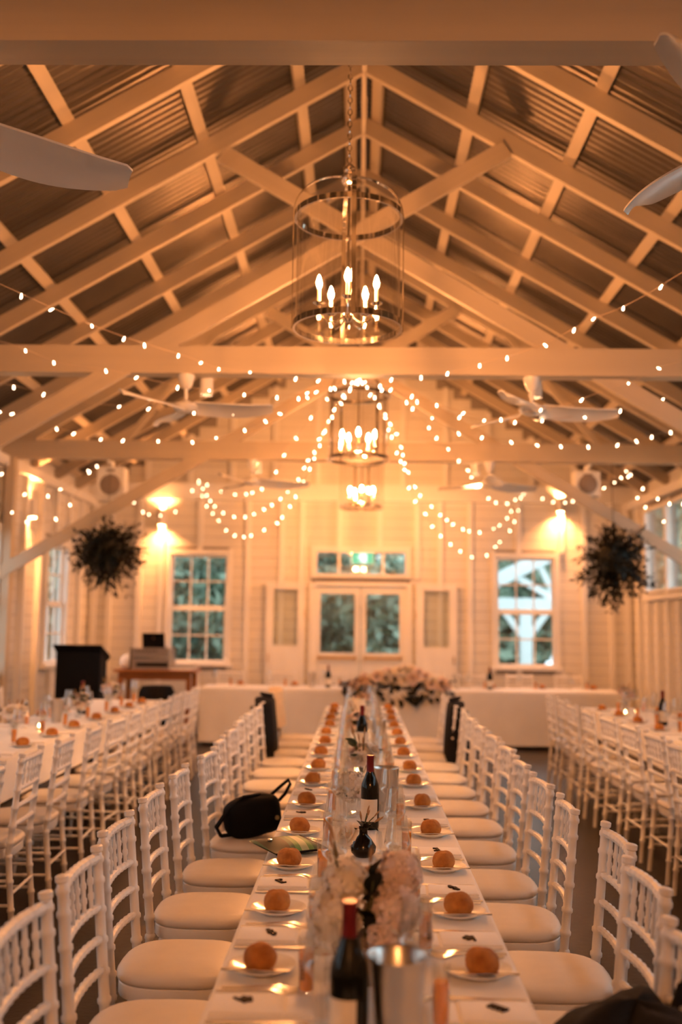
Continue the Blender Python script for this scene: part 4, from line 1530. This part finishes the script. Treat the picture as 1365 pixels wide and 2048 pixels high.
# ------------------------------------------------------------------ lectern and music desk
a, b = at(118, 1288, 11.95), at(213, 1290, 11.95)
lx, lw, lt = (a.x + b.x) / 2, (b.x - a.x), a.z
t = thing('lectern', 'black lectern standing before the left wall window', 'lectern', (lx, 11.95, 0))
bx('base', t, (-lw / 2 + 0.03, -0.2, 0), (lw / 2 - 0.03, 0.2, 0.05), 'black')
bx('front_panel', t, (-lw / 2 + 0.025, -0.17, 0.05), (lw / 2 - 0.025, -0.14, lt - 0.09), 'black')
bx('side_panel', t, (-lw / 2 + 0.025, -0.14, 0.05), (-lw / 2 + 0.05, 0.15, lt - 0.12), 'black')
bx('side_panel', t, (lw / 2 - 0.05, -0.14, 0.05), (lw / 2 - 0.025, 0.15, lt - 0.12), 'black')
g = G()
g.add([(-lw / 2, -0.24, lt - 0.02), (lw / 2, -0.24, lt - 0.02), (lw / 2, 0.22, lt - 0.16), (-lw / 2, 0.22, lt - 0.16),
       (-lw / 2 + 0.025, -0.17, lt - 0.09), (lw / 2 - 0.025, -0.17, lt - 0.09), (lw / 2 - 0.025, 0.2, lt - 0.2), (-lw / 2 + 0.025, 0.2, lt - 0.2),
       (-lw / 2, -0.24, lt), (lw / 2, -0.24, lt), (lw / 2, 0.22, lt - 0.14), (-lw / 2, 0.22, lt - 0.14)],
      [(0, 4, 5, 1), (1, 5, 6, 2), (2, 6, 7, 3), (3, 7, 4, 0), (7, 6, 5, 4), (8, 9, 10, 11), (0, 1, 9, 8), (1, 2, 10, 9), (2, 3, 11, 10), (3, 0, 8, 11)])
obj('reading_top', g.mesh('reading_top', 'black', False), t)

DY = 13.3
a, b = at(228, 1338, DY), at(396, 1342, DY)
dz = (a.z + b.z) / 2
dx0, dx1 = max(a.x, -3.4), b.x - 0.05
t = thing('music_desk', 'brown wooden desk carrying the music equipment in the back left corner', 'desk', ((dx0 + dx1) / 2, DY + 0.3, 0))
hw = (dx1 - dx0) / 2
bx('top', t, (-hw, -0.32, dz - 0.035), (hw, 0.32, dz), 'wood')
bx('apron', t, (-hw + 0.06, -0.26, dz - 0.13), (hw - 0.06, -0.235, dz - 0.035), 'wood')
for sx in (-1, 1):
    for sy in (-1, 1):
        bx('leg', t, (sx * (hw - 0.08) - 0.03, sy * 0.24 - 0.03, 0), (sx * (hw - 0.08) + 0.03, sy * 0.24 + 0.03, dz - 0.035), 'wood')
a, b = at(262, 1332, DY + 0.1), at(341, 1297, DY + 0.1)
t = thing('rack_case', 'grey equipment flight case on the wooden desk under the laptop', 'equipment case', ((a.x + b.x) / 2, DY + 0.28, dz))
w, h = (b.x - a.x) / 2, max(0.2, b.z - dz)
bx('body', t, (-w, -0.18, 0), (w, 0.2, h), 'case_metal')
bx('slot', t, (-w + 0.07, -0.186, 0.04), (w - 0.02, -0.1801, 0.09), 'black')
bx('slot', t, (-w + 0.02, -0.186, 0.15), (w - 0.02, -0.1801, 0.165), 'steel')
for sx in (-1, 1):
    bx('corner', t, (sx * w - 0.02, -0.19, 0), (sx * w + 0.005, -0.17, h), 'steel')
for k in range(6):
    obj('knob', G().capped([(0.012, 0), (0.010, 0.018)], 10).mesh('knob', 'black'), t, (-w + 0.08 + k * 0.05, -0.186, h - 0.035), (math.pi / 2, 0, 0))
lp = thing('laptop', 'open black laptop on the grey equipment case', 'laptop', ((a.x + b.x) / 2 + 0.03, DY + 0.26, dz + h))
bx('keyboard_deck', lp, (-0.15, -0.12, 0), (0.15, 0.11, 0.016), 'case_metal')
o = bx('screen', lp, (-0.15, -0.005, 0), (0.15, 0.005, 0.2), 'black')
o.location = (0, -0.155, 0.105)
o.rotation_euler = (0.28, 0, 0)
o = obj('badge', G().lathe([(0, 0), (0.014, 0), (0.014, 0.002), (0, 0.002)], 12).mesh('badge', 'brass'), lp, (0.0, -0.17, 0.135), (math.pi / 2 + 0.28, 0, 0))
t = thing('speaker_tub', 'round black tub standing under the wooden desk', 'tub', ((dx0 + dx1) / 2 + 0.02, DY + 0.12, 0))
obj('body', G().lathe([(0, 0), (0.2, 0), (0.23, 0.05), (0.25, 0.5), (0.24, 0.68), (0.2, 0.76), (0, 0.77)], 24).mesh('body', 'black'), t)
o = obj('cloth_bundle', blob('cloth_bundle', 'cloth', 0.12, 0.12, 0.10, 0.09, 0.9, 8, 0.08, 0.0), None, (dx0 + 0.125, DY + 0.3, dz))
tag(o, 'white cloth bundle on the desk left of the equipment case', 'cloth')
o = obj('paper_stack', G().box((0, 0, 0.012), (0.34, 0.24, 0.024)).mesh('paper_stack', 'ceramic', False), None, (dx1 - 0.19, DY + 0.22, dz))
tag(o, 'stack of white papers on the desk right of the equipment case', 'papers')


# ------------------------------------------------------------------ speakers, hanging plants
for sx, pa, pb, lab in ((-1, (195, 930), (246, 1002), 'white wall speaker with round grille hung above the left hanging plant'),
                        (1, (1152, 933), (1202, 992), 'white wall speaker with round grille hung above the right hanging plant')):
    a, b = at(*pa, 11.25), at(*pb, 11.25)
    cx, w, z0, z1 = (a.x + b.x) / 2, abs(b.x - a.x) / 2, b.z, min(a.z, 3.37)
    t = thing('speaker', lab, 'speaker', (cx, 11.25, z0), group='speakers under the third tie beam')
    h = z1 - z0
    bx('cabinet', t, (-w, 0.0, 0), (w, 0.22, h), 'paint')
    obj('grille', G().lathe([(0, 0.012), (0.11, 0.010), (0.125, 0.0)], 24).mesh('grille', 'grille'), t, (0, 0.0, h * 0.48), (math.pi / 2, 0, 0), (w / 0.16, w / 0.16, 1))
    bx('tweeter', t, (-0.05, -0.006, h - 0.055), (0.05, -0.0001, h - 0.03), 'grille')
    bx('bracket', t, (-0.02, 0.0, h), (0.02, 0.1, 3.44 - z0), 'paint')
    beam('bracket', t, (0, 0.05, 3.42 - z0), (0, -0.12, 3.42 - z0), 0.03, 0.03, 'paint')


def hanging_plant(cx, cy, cz, rad, seed, lab):
    t = thing('hanging_plant', lab, 'plant', (cx, cy, cz), group='hanging foliage balls')
    rnd = random.Random(seed)
    g = G()
    v, f = [], []
    sprigs = 150
    for k in range(sprigs):
        d = Vector((rnd.gauss(0, 1), rnd.gauss(0, 1), rnd.gauss(0, 1))).normalized()
        L = rad * rnd.uniform(0.75, 1.12) * (1.12 if rnd.random() < .12 else 1)
        bend = Vector((0, 0, -rnd.uniform(0.0, 0.28) * rad))
        if k % 2:
            d.z -= 0.15
        side = d.cross(Vector((rnd.gauss(0, 1), rnd.gauss(0, 1), rnd.gauss(0, 1)))).normalized()
        ns = 9
        for j in range(ns):
            u = 0.30 + 0.70 * (j + rnd.random()) / ns
            p = d * (L * u) + bend * u * u
            for s in (-1, 1):
                a = (side * s + d * 0.6 + Vector((rnd.gauss(0, .35), rnd.gauss(0, .35), rnd.gauss(0, .35)))).normalized()
                b = a.cross(d).normalized()
                b = (b + Vector((rnd.gauss(0, .4), rnd.gauss(0, .4), rnd.gauss(0, .4)))).normalized()
                sz = rnd.uniform(0.026, 0.046)
                o = len(v)
                v += [tuple(p), tuple(p + a * sz + b * sz * 0.4), tuple(p + a * sz * 2), tuple(p + a * sz - b * sz * 0.4)]
                f.append((o, o + 1, o + 2, o + 3))
    g.add(v, f)
    fo = obj('foliage', g.mesh('foliage', 'dark_leaf', False), t)
    fo['kind'] = 'stuff'
    core = G()
    core.lathe([(0, -rad * .45), (rad * .3, -rad * .35), (rad * .42, 0), (rad * .32, rad * .3), (0, rad * .42)], 12)
    obj('basket', core.mesh('basket', 'dark_leaf'), t)
    for k in range(14):
        d = Vector((rnd.gauss(0, 1), rnd.gauss(0, 0.5), rnd.gauss(-.2, 1))).normalized()
        sg = G()
        p1 = d * rad * rnd.uniform(1.05, 1.25) + Vector((0, 0, -0.05 * rad))
        sg.tube([d * rad * .3, d * rad * .8, p1], 0.004, 5)
        for j in range(6):
            q = d * rad * (0.75 + 0.08 * j)
            a = Vector((rnd.gauss(0, 1), rnd.gauss(0, 1), rnd.gauss(0, 1))).normalized()
            b = a.cross(d).normalized()
            s = 0.03
            sg.add([tuple(q), tuple(q + a * s + b * s * .45), tuple(q + a * s * 2), tuple(q + a * s - b * s * .45)], [(0, 1, 2, 3)])
        obj('sprig', sg.mesh('sprig', 'dark_leaf', False), t)
    wg = G()
    wg.tube([(0, 0, rad * 0.3), (0, 0, 3.45 - cz + 0.02)], 0.004, 5)
    obj('hanging_wire', wg.mesh('hanging_wire', 'cable'), t)
    return t


a = at(215, 1097, 11.07)
hanging_plant(a.x, 11.07, a.z, 0.41, 3, 'dark leafy ball of greenery hanging at the left below the speaker')
a = at(1228, 1118, 11.07)
hanging_plant(a.x, 11.07, a.z, 0.43, 8, 'dark leafy ball of greenery hanging at the right below the speaker')


# ------------------------------------------------------------------ ceiling fans
def blade_mesh():
    def fn(u, v):
        x = 0.07 + u * 0.58
        w = 0.06 + 0.11 * math.sin(math.pi * min(1, 0.15 + u * 0.75)) ** 1.2
        if u > 0.93:
            w *= 1 - ((u - 0.93) / 0.07) ** 2 * 0.55
        y = (v - 0.5) * 2 * w * 0.62 + 0.03 * math.sin(u * 2.6)
        z = -0.03 * math.sin(u * 2.2) + (v - 0.5) * -0.07 * (1 - 0.4 * u) - 0.012 * (2 * v - 1) ** 2 + 0.02 * u
        return (x, y, z)
    g = G()
    nu, nv = 18, 6
    g.grid(fn, nu, nv)
    o = len(g.v)
    g.v += [(x, y, z - 0.008) for x, y, z in g.v[:o]]
    g.f += [tuple(i + o for i in reversed(q)) for q in g.f[:]]
    edge = [i * (nv + 1) for i in range(nu + 1)] + [nu * (nv + 1) + j for j in range(1, nv + 1)] + [i * (nv + 1) + nv for i in range(nu - 1, -1, -1)] + [j for j in range(nv - 1, 0, -1)]
    for i in range(len(edge)):
        p, q = edge[i], edge[(i + 1) % len(edge)]
        g.f.append((p, p + o, q + o, q))
    return g.mesh('blade', 'fan_white', True, 50)


BLADE = blade_mesh()
FMOUNT = G().lathe([(0, 0.0), (0.062, 0.0), (0.060, -0.02), (0.045, -0.075), (0.026, -0.105), (0, -0.105)], 20).mesh('canopy', 'fan_white')
FROD = G().capped([(0.014, -0.22), (0.014, -0.10)], 10).mesh('downrod', 'fan_white')
FHUB = G().lathe([(0, -0.285), (0.05, -0.28), (0.085, -0.262), (0.098, -0.24), (0.09, -0.222), (0.05, -0.205), (0.02, -0.19), (0, -0.19)], 24).mesh('motor_hub', 'fan_white')


def fan(x, y, rot, lab):
    t = thing('ceiling_fan', lab, 'ceiling fan', (x, y, 3.43), (0, 0, rot), 'white ceiling fans under the tie beams')
    obj('canopy', FMOUNT, t)
    obj('downrod', FROD, t)
    obj('motor_hub', FHUB, t)
    for k in range(3):
        obj('blade', BLADE, t, (0, 0, -0.235), (0, 0, k * 2 * math.pi / 3))


fan(-1.37, 3.02, math.radians(33), 'white ceiling fan under the nearest tie beam, blade at upper left')
fan(1.24, 3.02, math.radians(-12), 'white ceiling fan under the nearest tie beam, blades at upper right')
fan(-1.30, 7.22, math.radians(-4), 'white ceiling fan under the middle tie beam, left of the lanterns')
fan(1.26, 7.22, math.radians(2), 'white ceiling fan under the middle tie beam, right of the lanterns')
fan(-1.22, 11.07, math.radians(4), 'white ceiling fan under the far tie beam, left of the lanterns')
fan(1.45, 11.07, math.radians(25), 'white ceiling fan under the far tie beam, right of the lanterns')


# ------------------------------------------------------------------ lantern chandeliers
def ring(r0, r1, z0, z1, seg=48):
    return G().lathe([(r0, z0), (r1, z0), (r1, z1), (r0, z1), (r0, z0)], seg)


LR = 0.283
CH = []
CH.append(('glass_cylinder', G().lathe([(LR - 0.008, 0.02), (LR - 0.008, 0.61)], 48).mesh('glass_cylinder', 'lantern_glass')))
CH.append(('bottom_band', ring(LR - 0.005, LR + 0.007, 0.0, 0.032).mesh('bottom_band', 'nickel', True, 30)))
CH.append(('top_band', ring(LR - 0.005, LR + 0.007, 0.60, 0.63).mesh('top_band', 'nickel', True, 30)))
for k in range(4):
    a = math.radians(-84 + 90 * k)
    g = G()
    prof = [(LR + 0.009, 0.0), (LR + 0.009, 0.63)]
    for j in range(1, 11):
        b = j / 10 * math.pi / 2
        prof.append((0.04 + (LR + 0.009 - 0.04) * math.cos(b), 0.63 + 0.21 * math.sin(b)))
    v, f = [], []
    wd = 0.011
    for i, (rr, zz) in enumerate(prof):
        if i == 0:
            d = Vector((prof[1][0] - rr, prof[1][1] - zz))
        else:
            d = Vector((rr - prof[i - 1][0], zz - prof[i - 1][1]))
        d.normalize()
        nrm = Vector((d.y, -d.x))
        for s in (-1, 1):
            for o2 in (0.0, 0.004):
                q = (rr + nrm.x * o2, zz + nrm.y * o2)
                v.append((q[0] * math.cos(a) - s * wd * math.sin(a), q[0] * math.sin(a) + s * wd * math.cos(a), q[1]))
    for i in range(len(prof) - 1):
        A, B = i * 4, i * 4 + 4
        f += [(A, A + 2, B + 2, B), (A + 1, B + 1, B + 3, A + 3), (A, B, B + 1, A + 1), (A + 2, A + 3, B + 3, B + 2)]
    g.add(v, f)
    CH.append(('strap', g.mesh('strap', 'nickel', True, 30)))
CH.append(('finial', G().lathe([(0, 0.79), (0.03, 0.795), (0.045, 0.81), (0.05, 0.835), (0.035, 0.85), (0.02, 0.855), (0.032, 0.87), (0.034, 0.89), (0.02, 0.905), (0.008, 0.915), (0, 0.92)], 20).mesh('finial', 'nickel')))
CH.append(('centre_rod', G().capped([(0.007, 0.06), (0.007, 0.80)], 8).mesh('centre_rod', 'nickel')))
CH.append(('centre_cup', G().lathe([(0, 0.035), (0.012, 0.04), (0.03, 0.055), (0.032, 0.075), (0.012, 0.095), (0, 0.1)], 16).mesh('centre_cup', 'nickel')))
ARM = G().tube([(0.02, 0, 0.07), (0.06, 0, 0.035), (0.11, 0, 0.03), (0.145, 0, 0.06), (0.158, 0, 0.105), (0.158, 0, 0.115)], 0.005, 7).mesh('arm', 'nickel')
PAN = G().lathe([(0, 0.112), (0.012, 0.114), (0.030, 0.124), (0.032, 0.128), (0.012, 0.120), (0, 0.12)], 16).mesh('drip_pan', 'nickel')
SLV = G().capped([(0.009, 0.12), (0.009, 0.205)], 10).mesh('candle_sleeve', 'wax')
BULB = G().lathe([(0.0, 0.205), (0.008, 0.208), (0.0145, 0.222), (0.0155, 0.235), (0.011, 0.255), (0.005, 0.272), (0, 0.28)], 8).mesh('flame_bulb', 'candle_bulb')
LINK = G()
for k in range(12):
    a, b = 2 * math.pi * k / 12, 2 * math.pi * (k + 1) / 12
    LINK.tube([(0.011 * math.cos(a), 0, 0.019 * math.sin(a)), (0.011 * math.cos(b), 0, 0.019 * math.sin(b))], 0.0032, 5)
LINK = LINK.mesh('chain_link', 'nickel')


def chandelier(x, y, z, lab, rot=0.0, chain_parts=True):
    t = thing('lantern_chandelier', lab, 'chandelier', (x, y, z), (0, 0, rot), 'glass lantern chandeliers')
    for nm, me in CH:
        obj(nm, me, t)
    for k in range(5):
        a = 2 * math.pi * k / 5 - math.pi / 2 - rot
        arm = obj('arm', ARM, t, (0, 0, 0), (0, 0, a))
        obj('drip_pan', PAN, arm, (0.158, 0, 0))
        obj('candle_sleeve', SLV, arm, (0.158, 0, 0))
        obj('flame_bulb', BULB, arm, (0.158, 0, 0))
    n = int((RIDGE - 0.01 - z - 0.92) / 0.034)
    for k in range(n + 1):
        obj('chain_link', LINK, t, (0, 0, 0.935 + 0.034 * k), (0, 0, (k % 2) * math.pi / 2))
    obj('ceiling_hook', G().capped([(0.02, -0.03), (0.025, 0.01)], 10).mesh('ceiling_hook', 'nickel'), t, (0, 0, RIDGE - z - 0.0))


chandelier(-0.075, 5.10, 3.145, 'large glass lantern chandelier nearest the camera', 0.0)
chandelier(-0.02, 9.10, 3.11, 'glass lantern chandelier in the middle behind the hub of string lights', 0.5)
chandelier(0.02, 12.85, 3.10, 'farthest glass lantern chandelier in front of the back wall', 0.2)
chandelier(0.0, -2.4, 3.14, 'added glass lantern chandelier behind the viewer, out of view', 0.1)  # added unseen lantern, lights the near end of the hall


# ------------------------------------------------------------------ wall sconces
def sconce(x, y, z, lab, rotz=0.0):
    t = thing('wall_sconce', lab, 'wall light', (x, y, z), (0, 0, rotz), 'up and down wall lights')
    obj('tube', G().lathe([(0.05, -0.11), (0.05, 0.11), (0.047, 0.11), (0.047, -0.11), (0.05, -0.11)], 20).mesh('tube', 'fan_white', True, 30), t, (0, -0.085, 0))
    bx('back_plate', t, (-0.04, -0.035, -0.05), (0.04, 0.0, 0.05), 'fan_white')
    for s in (-1, 1):
        obj('lamp', G().lathe([(0, 0.0), (0.040, 0.0), (0.040, 0.012), (0, 0.012)], 14).mesh('lamp', 'sconce_lamp'), t, (0, -0.085, s * 0.055 - 0.006))


a = at(327, 1038, YB)
sconce(a.x, YB - 0.046, a.z, 'wall light shining on the boards above the back left window')
a = at(1118, 1012, YB)
sconce(a.x, YB - 0.046, a.z, 'wall light shining on the boards above the back right window')
sconce(-XW + 0.001, 11.9, 2.95, 'added wall light on the left wall near the back corner', math.pi / 2)  # added lamp to brighten this wall, no fitting known here


# ------------------------------------------------------------------ downlights added behind the tie beams to light the tables
SPT = G().lathe([(0.05, -0.15), (0.05, 0.0), (0.0, 0.0)], 20).mesh('can', 'fan_white', True, 30)
SPB = G().lathe([(0.047, -0.15), (0.047, -0.03)], 20).mesh('baffle', 'black', True, 30)
SPL = G().lathe([(0, -0.05), (0.042, -0.05), (0.042, -0.04), (0, -0.04)], 16).mesh('lamp', 'added_spot_lamp')
for yy, nm in ((7.22, 'middle'), (11.07, 'far')):  # added lamps, one suggested by a bright cylinder next to a fan
    for x, sd in ((-1.17, 'left'), (1.31, 'right')):
        t = thing('added_downlight', 'small white lamp added behind the %s tie beam beside the %s fan' % (nm, sd), 'spotlight', (x, yy + 0.135, 3.46), group='added downlights behind the tie beams')
        obj('can', SPT, t)
        obj('baffle', SPB, t)
        obj('lamp', SPL, t)
        bx('bracket', t, (-0.02, -0.066, -0.03), (0.02, -0.045, 0.03), 'fan_white')


# ------------------------------------------------------------------ string lights
FB = G().lathe([(0, -0.030), (0.0045, -0.027), (0.0062, -0.020), (0.005, -0.010), (0.0028, 0.0), (0, 0.0)], 6).mesh('bulb', 'fairy')
HUB = (720, 758, 7.1)
LW, RW = (397, 958, 14.65), (1050, 980, 14.65)
LP, RP = (190, 927, 10.95), (1255, 939, 10.95)
STR = [
    ('upper left string of lights running from the beam towards the camera', [(-60, 545, 5.0), (0, 568, 5.2), (137, 630, 5.6), (225, 665, 5.9), (300, 690, 6.2), (380, 715, 6.5), (435, 735, 6.7), (495, 742, 6.85), (575, 752, 6.95), (650, 760, 7.05), HUB]),
    ('second string of lights from the top on the left side', [(-50, 675, 6.0), (15, 686, 6.1), (62, 703, 6.2), (125, 727, 6.4), (220, 740, 6.5), (312, 762, 6.65), (380, 775, 6.75), (495, 787, 6.9), (555, 792, 6.95), (640, 780, 7.05), HUB]),
    ('third string of lights from the top on the left side', [(-50, 760, 7.3), (12, 768, 7.3), (73, 782, 7.3), (176, 805, 7.3), (236, 811, 7.3), (327, 817, 7.3), (411, 823, 7.3), (482, 823, 7.3), (540, 812, 7.3), (610, 790, 7.25), HUB]),
    ('fourth string of lights from the top on the left side', [(-50, 812, 8.9), (0, 822, 8.8), (41, 830, 8.7), (96, 850, 8.6), (152, 866, 8.5), (204, 877, 8.4), (308, 880, 8.2), (364, 884, 8.1), (457, 870, 7.9), (500, 853, 7.75), (560, 825, 7.55), (620, 790, 7.35), HUB]),
    ('upper right string of lights running from the beam towards the camera', [(1420, 520, 5.0), (1365, 545, 5.2), (1297, 587, 5.4), (1237, 618, 5.6), (1180, 640, 5.8), (1105, 680, 6.1), (1041, 705, 6.35), (972, 724, 6.6), (934, 738, 6.7), (890, 745, 6.85), (810, 755, 7.0), HUB]),
    ('second string of lights from the top on the right side', [(1420, 705, 6.0), (1365, 722, 6.1), (1316, 735, 6.15), (1270, 761, 6.2), (1224, 775, 6.3), (1172, 795, 6.4), (1132, 808, 6.5), (1049, 825, 6.65), (1002, 836, 6.7), (960, 832, 6.8), (880, 810, 6.9), (800, 780, 7.05), HUB]),
    ('third string of lights from the top on the right side', [(1420, 780, 7.3), (1329, 797, 7.3), (1278, 811, 7.3), (1222, 822, 7.3), (1132, 835, 7.3), (1037, 842, 7.3), (960, 838, 7.3), (880, 820, 7.3), (800, 785, 7.25), HUB]),
    ('fourth string of lights from the top on the right side', [(1420, 845, 8.9), (1324, 866, 8.7), (1276, 879, 8.6), (1224, 889, 8.5), (1134, 891, 8.3), (1049, 887, 8.1), (998, 877, 8.0), (922, 866, 7.8), (880, 845, 7.6), (810, 800, 7.35), HUB]),
    ('lowest swag of lights between the middle beam and the back left window', [HUB, (690, 790, 7.6), (655, 850, 8.6), (630, 915, 9.6), (600, 975, 10.4), (570, 1025, 11.1), (545, 1050, 11.7), (490, 1072, 12.5), (455, 1060, 13.1), (430, 1030, 13.7), (408, 1000, 14.3), LW]),
    ('middle swag of lights between the middle beam and the back left window', [HUB, (680, 800, 7.9), (640, 880, 9.2), (610, 935, 10.2), (575, 985, 11.0), (525, 1018, 12), (490, 1032, 12.6), (455, 1028, 13.2), (425, 1005, 13.9), LW]),
    ('uppermost swag of lights between the middle beam and the back left window', [HUB, (660, 790, 7.8), (610, 850, 8.8), (580, 890, 9.6), (560, 930, 10.5), (535, 968, 11.5), (500, 985, 12.6), (450, 985, 13.8), LW]),
    ('lowest swag of lights between the middle beam and the back right window', [HUB, (745, 790, 7.7), (780, 860, 8.9), (805, 930, 9.9), (825, 985, 10.6), (850, 1028, 11.2), (880, 1067, 11.8), (910, 1092, 12.3), (945, 1113, 12.8), (975, 1108, 13.2), (1005, 1080, 13.8), (1030, 1040, 14.2), RW]),
    ('middle swag of lights between the middle beam and the back right window', [HUB, (755, 800, 7.9), (800, 890, 9.5), (825, 965, 10.6), (860, 1008, 11.4), (905, 1045, 12.2), (940, 1061, 12.8), (965, 1062, 13.2), (1000, 1050, 13.7), (1030, 1012, 14.2), RW]),
    ('uppermost swag of lights between the middle beam and the back right window', [HUB, (790, 780, 7.6), (840, 830, 8.6), (880, 880, 9.6), (915, 915, 10.5), (950, 960, 11.6), (985, 1000, 12.8), (1020, 1005, 13.8), RW]),
    ('upper swag of lights along the left wall', [(-40, 915, 9.6), (0, 940, 9.8), (18, 965, 10), (60, 990, 10.3), (105, 987, 10.6), (155, 957, 10.85), LP]),
    ('lower swag of lights along the left wall', [(-40, 985, 9.6), (8, 1012, 9.9), (50, 1040, 10.2), (80, 1047, 10.4), (115, 1033, 10.6), (145, 1000, 10.8), LP]),
    ('swag of lights between the left speaker and the back left window', [LP, (215, 955, 11.6), (235, 975, 12.2), (258, 997, 12.8), (285, 1022, 13.4), (320, 1030, 14), (360, 1015, 14.4), LW]),
    ('upper swag of lights along the right wall', [RP, (1270, 958, 10.8), (1300, 985, 10.5), (1340, 1005, 10.1), (1380, 1003, 9.8), (1420, 985, 9.5)]),
    ('lower swag of lights along the right wall', [RP, (1272, 985, 10.8), (1290, 1010, 10.6), (1325, 1040, 10.2), (1360, 1037, 9.9), (1420, 1000, 9.5)]),
    ('swag of lights between the right speaker and the back right window', [RP, (1235, 960, 11.6), (1200, 980, 12.4), (1160, 997, 13.2), (1110, 1003, 14), RW]),
]


def catmull(P, n=8):
    out = []
    for i in range(len(P) - 1):
        p0, p1, p2, p3 = P[max(0, i - 1)], P[i], P[i + 1], P[min(len(P) - 1, i + 2)]
        for k in range(n):
            t = k / n
            out.append(0.5 * ((2 * p1) + (p2 - p0) * t + (2 * p0 - 5 * p1 + 4 * p2 - p3) * t * t + (3 * p1 - p0 - 3 * p2 + p3) * t ** 3))
    out.append(P[-1])
    return out


rs = random.Random(12)
for lab, pts in STR:
    W3 = catmull([at(*p) for p in pts])
    base = W3[0].copy()
    t = thing('string_light', lab, 'string lights', base, group='swags of string lights')
    rel = [p - base for p in W3]
    obj('wire', G().tube(rel[::2] + ([rel[-1]] if len(rel) % 2 == 0 else []), 0.0016, 4).mesh('wire', 'wire'), t)
    acc, nxt = 0.0, 0.08
    for p, q in zip(rel, rel[1:]):
        L = (q - p).length
        while nxt <= acc + L:
            c = p.lerp(q, (nxt - acc) / L)
            obj('bulb', FB, t, c, (rs.gauss(0, 0.55), rs.gauss(0, 0.55), 0))
            nxt += (0.6 if 'uppermost' in lab else 0.34 if 'swag' in lab else 0.25) * rs.uniform(0.6, 1.4)
        acc += L
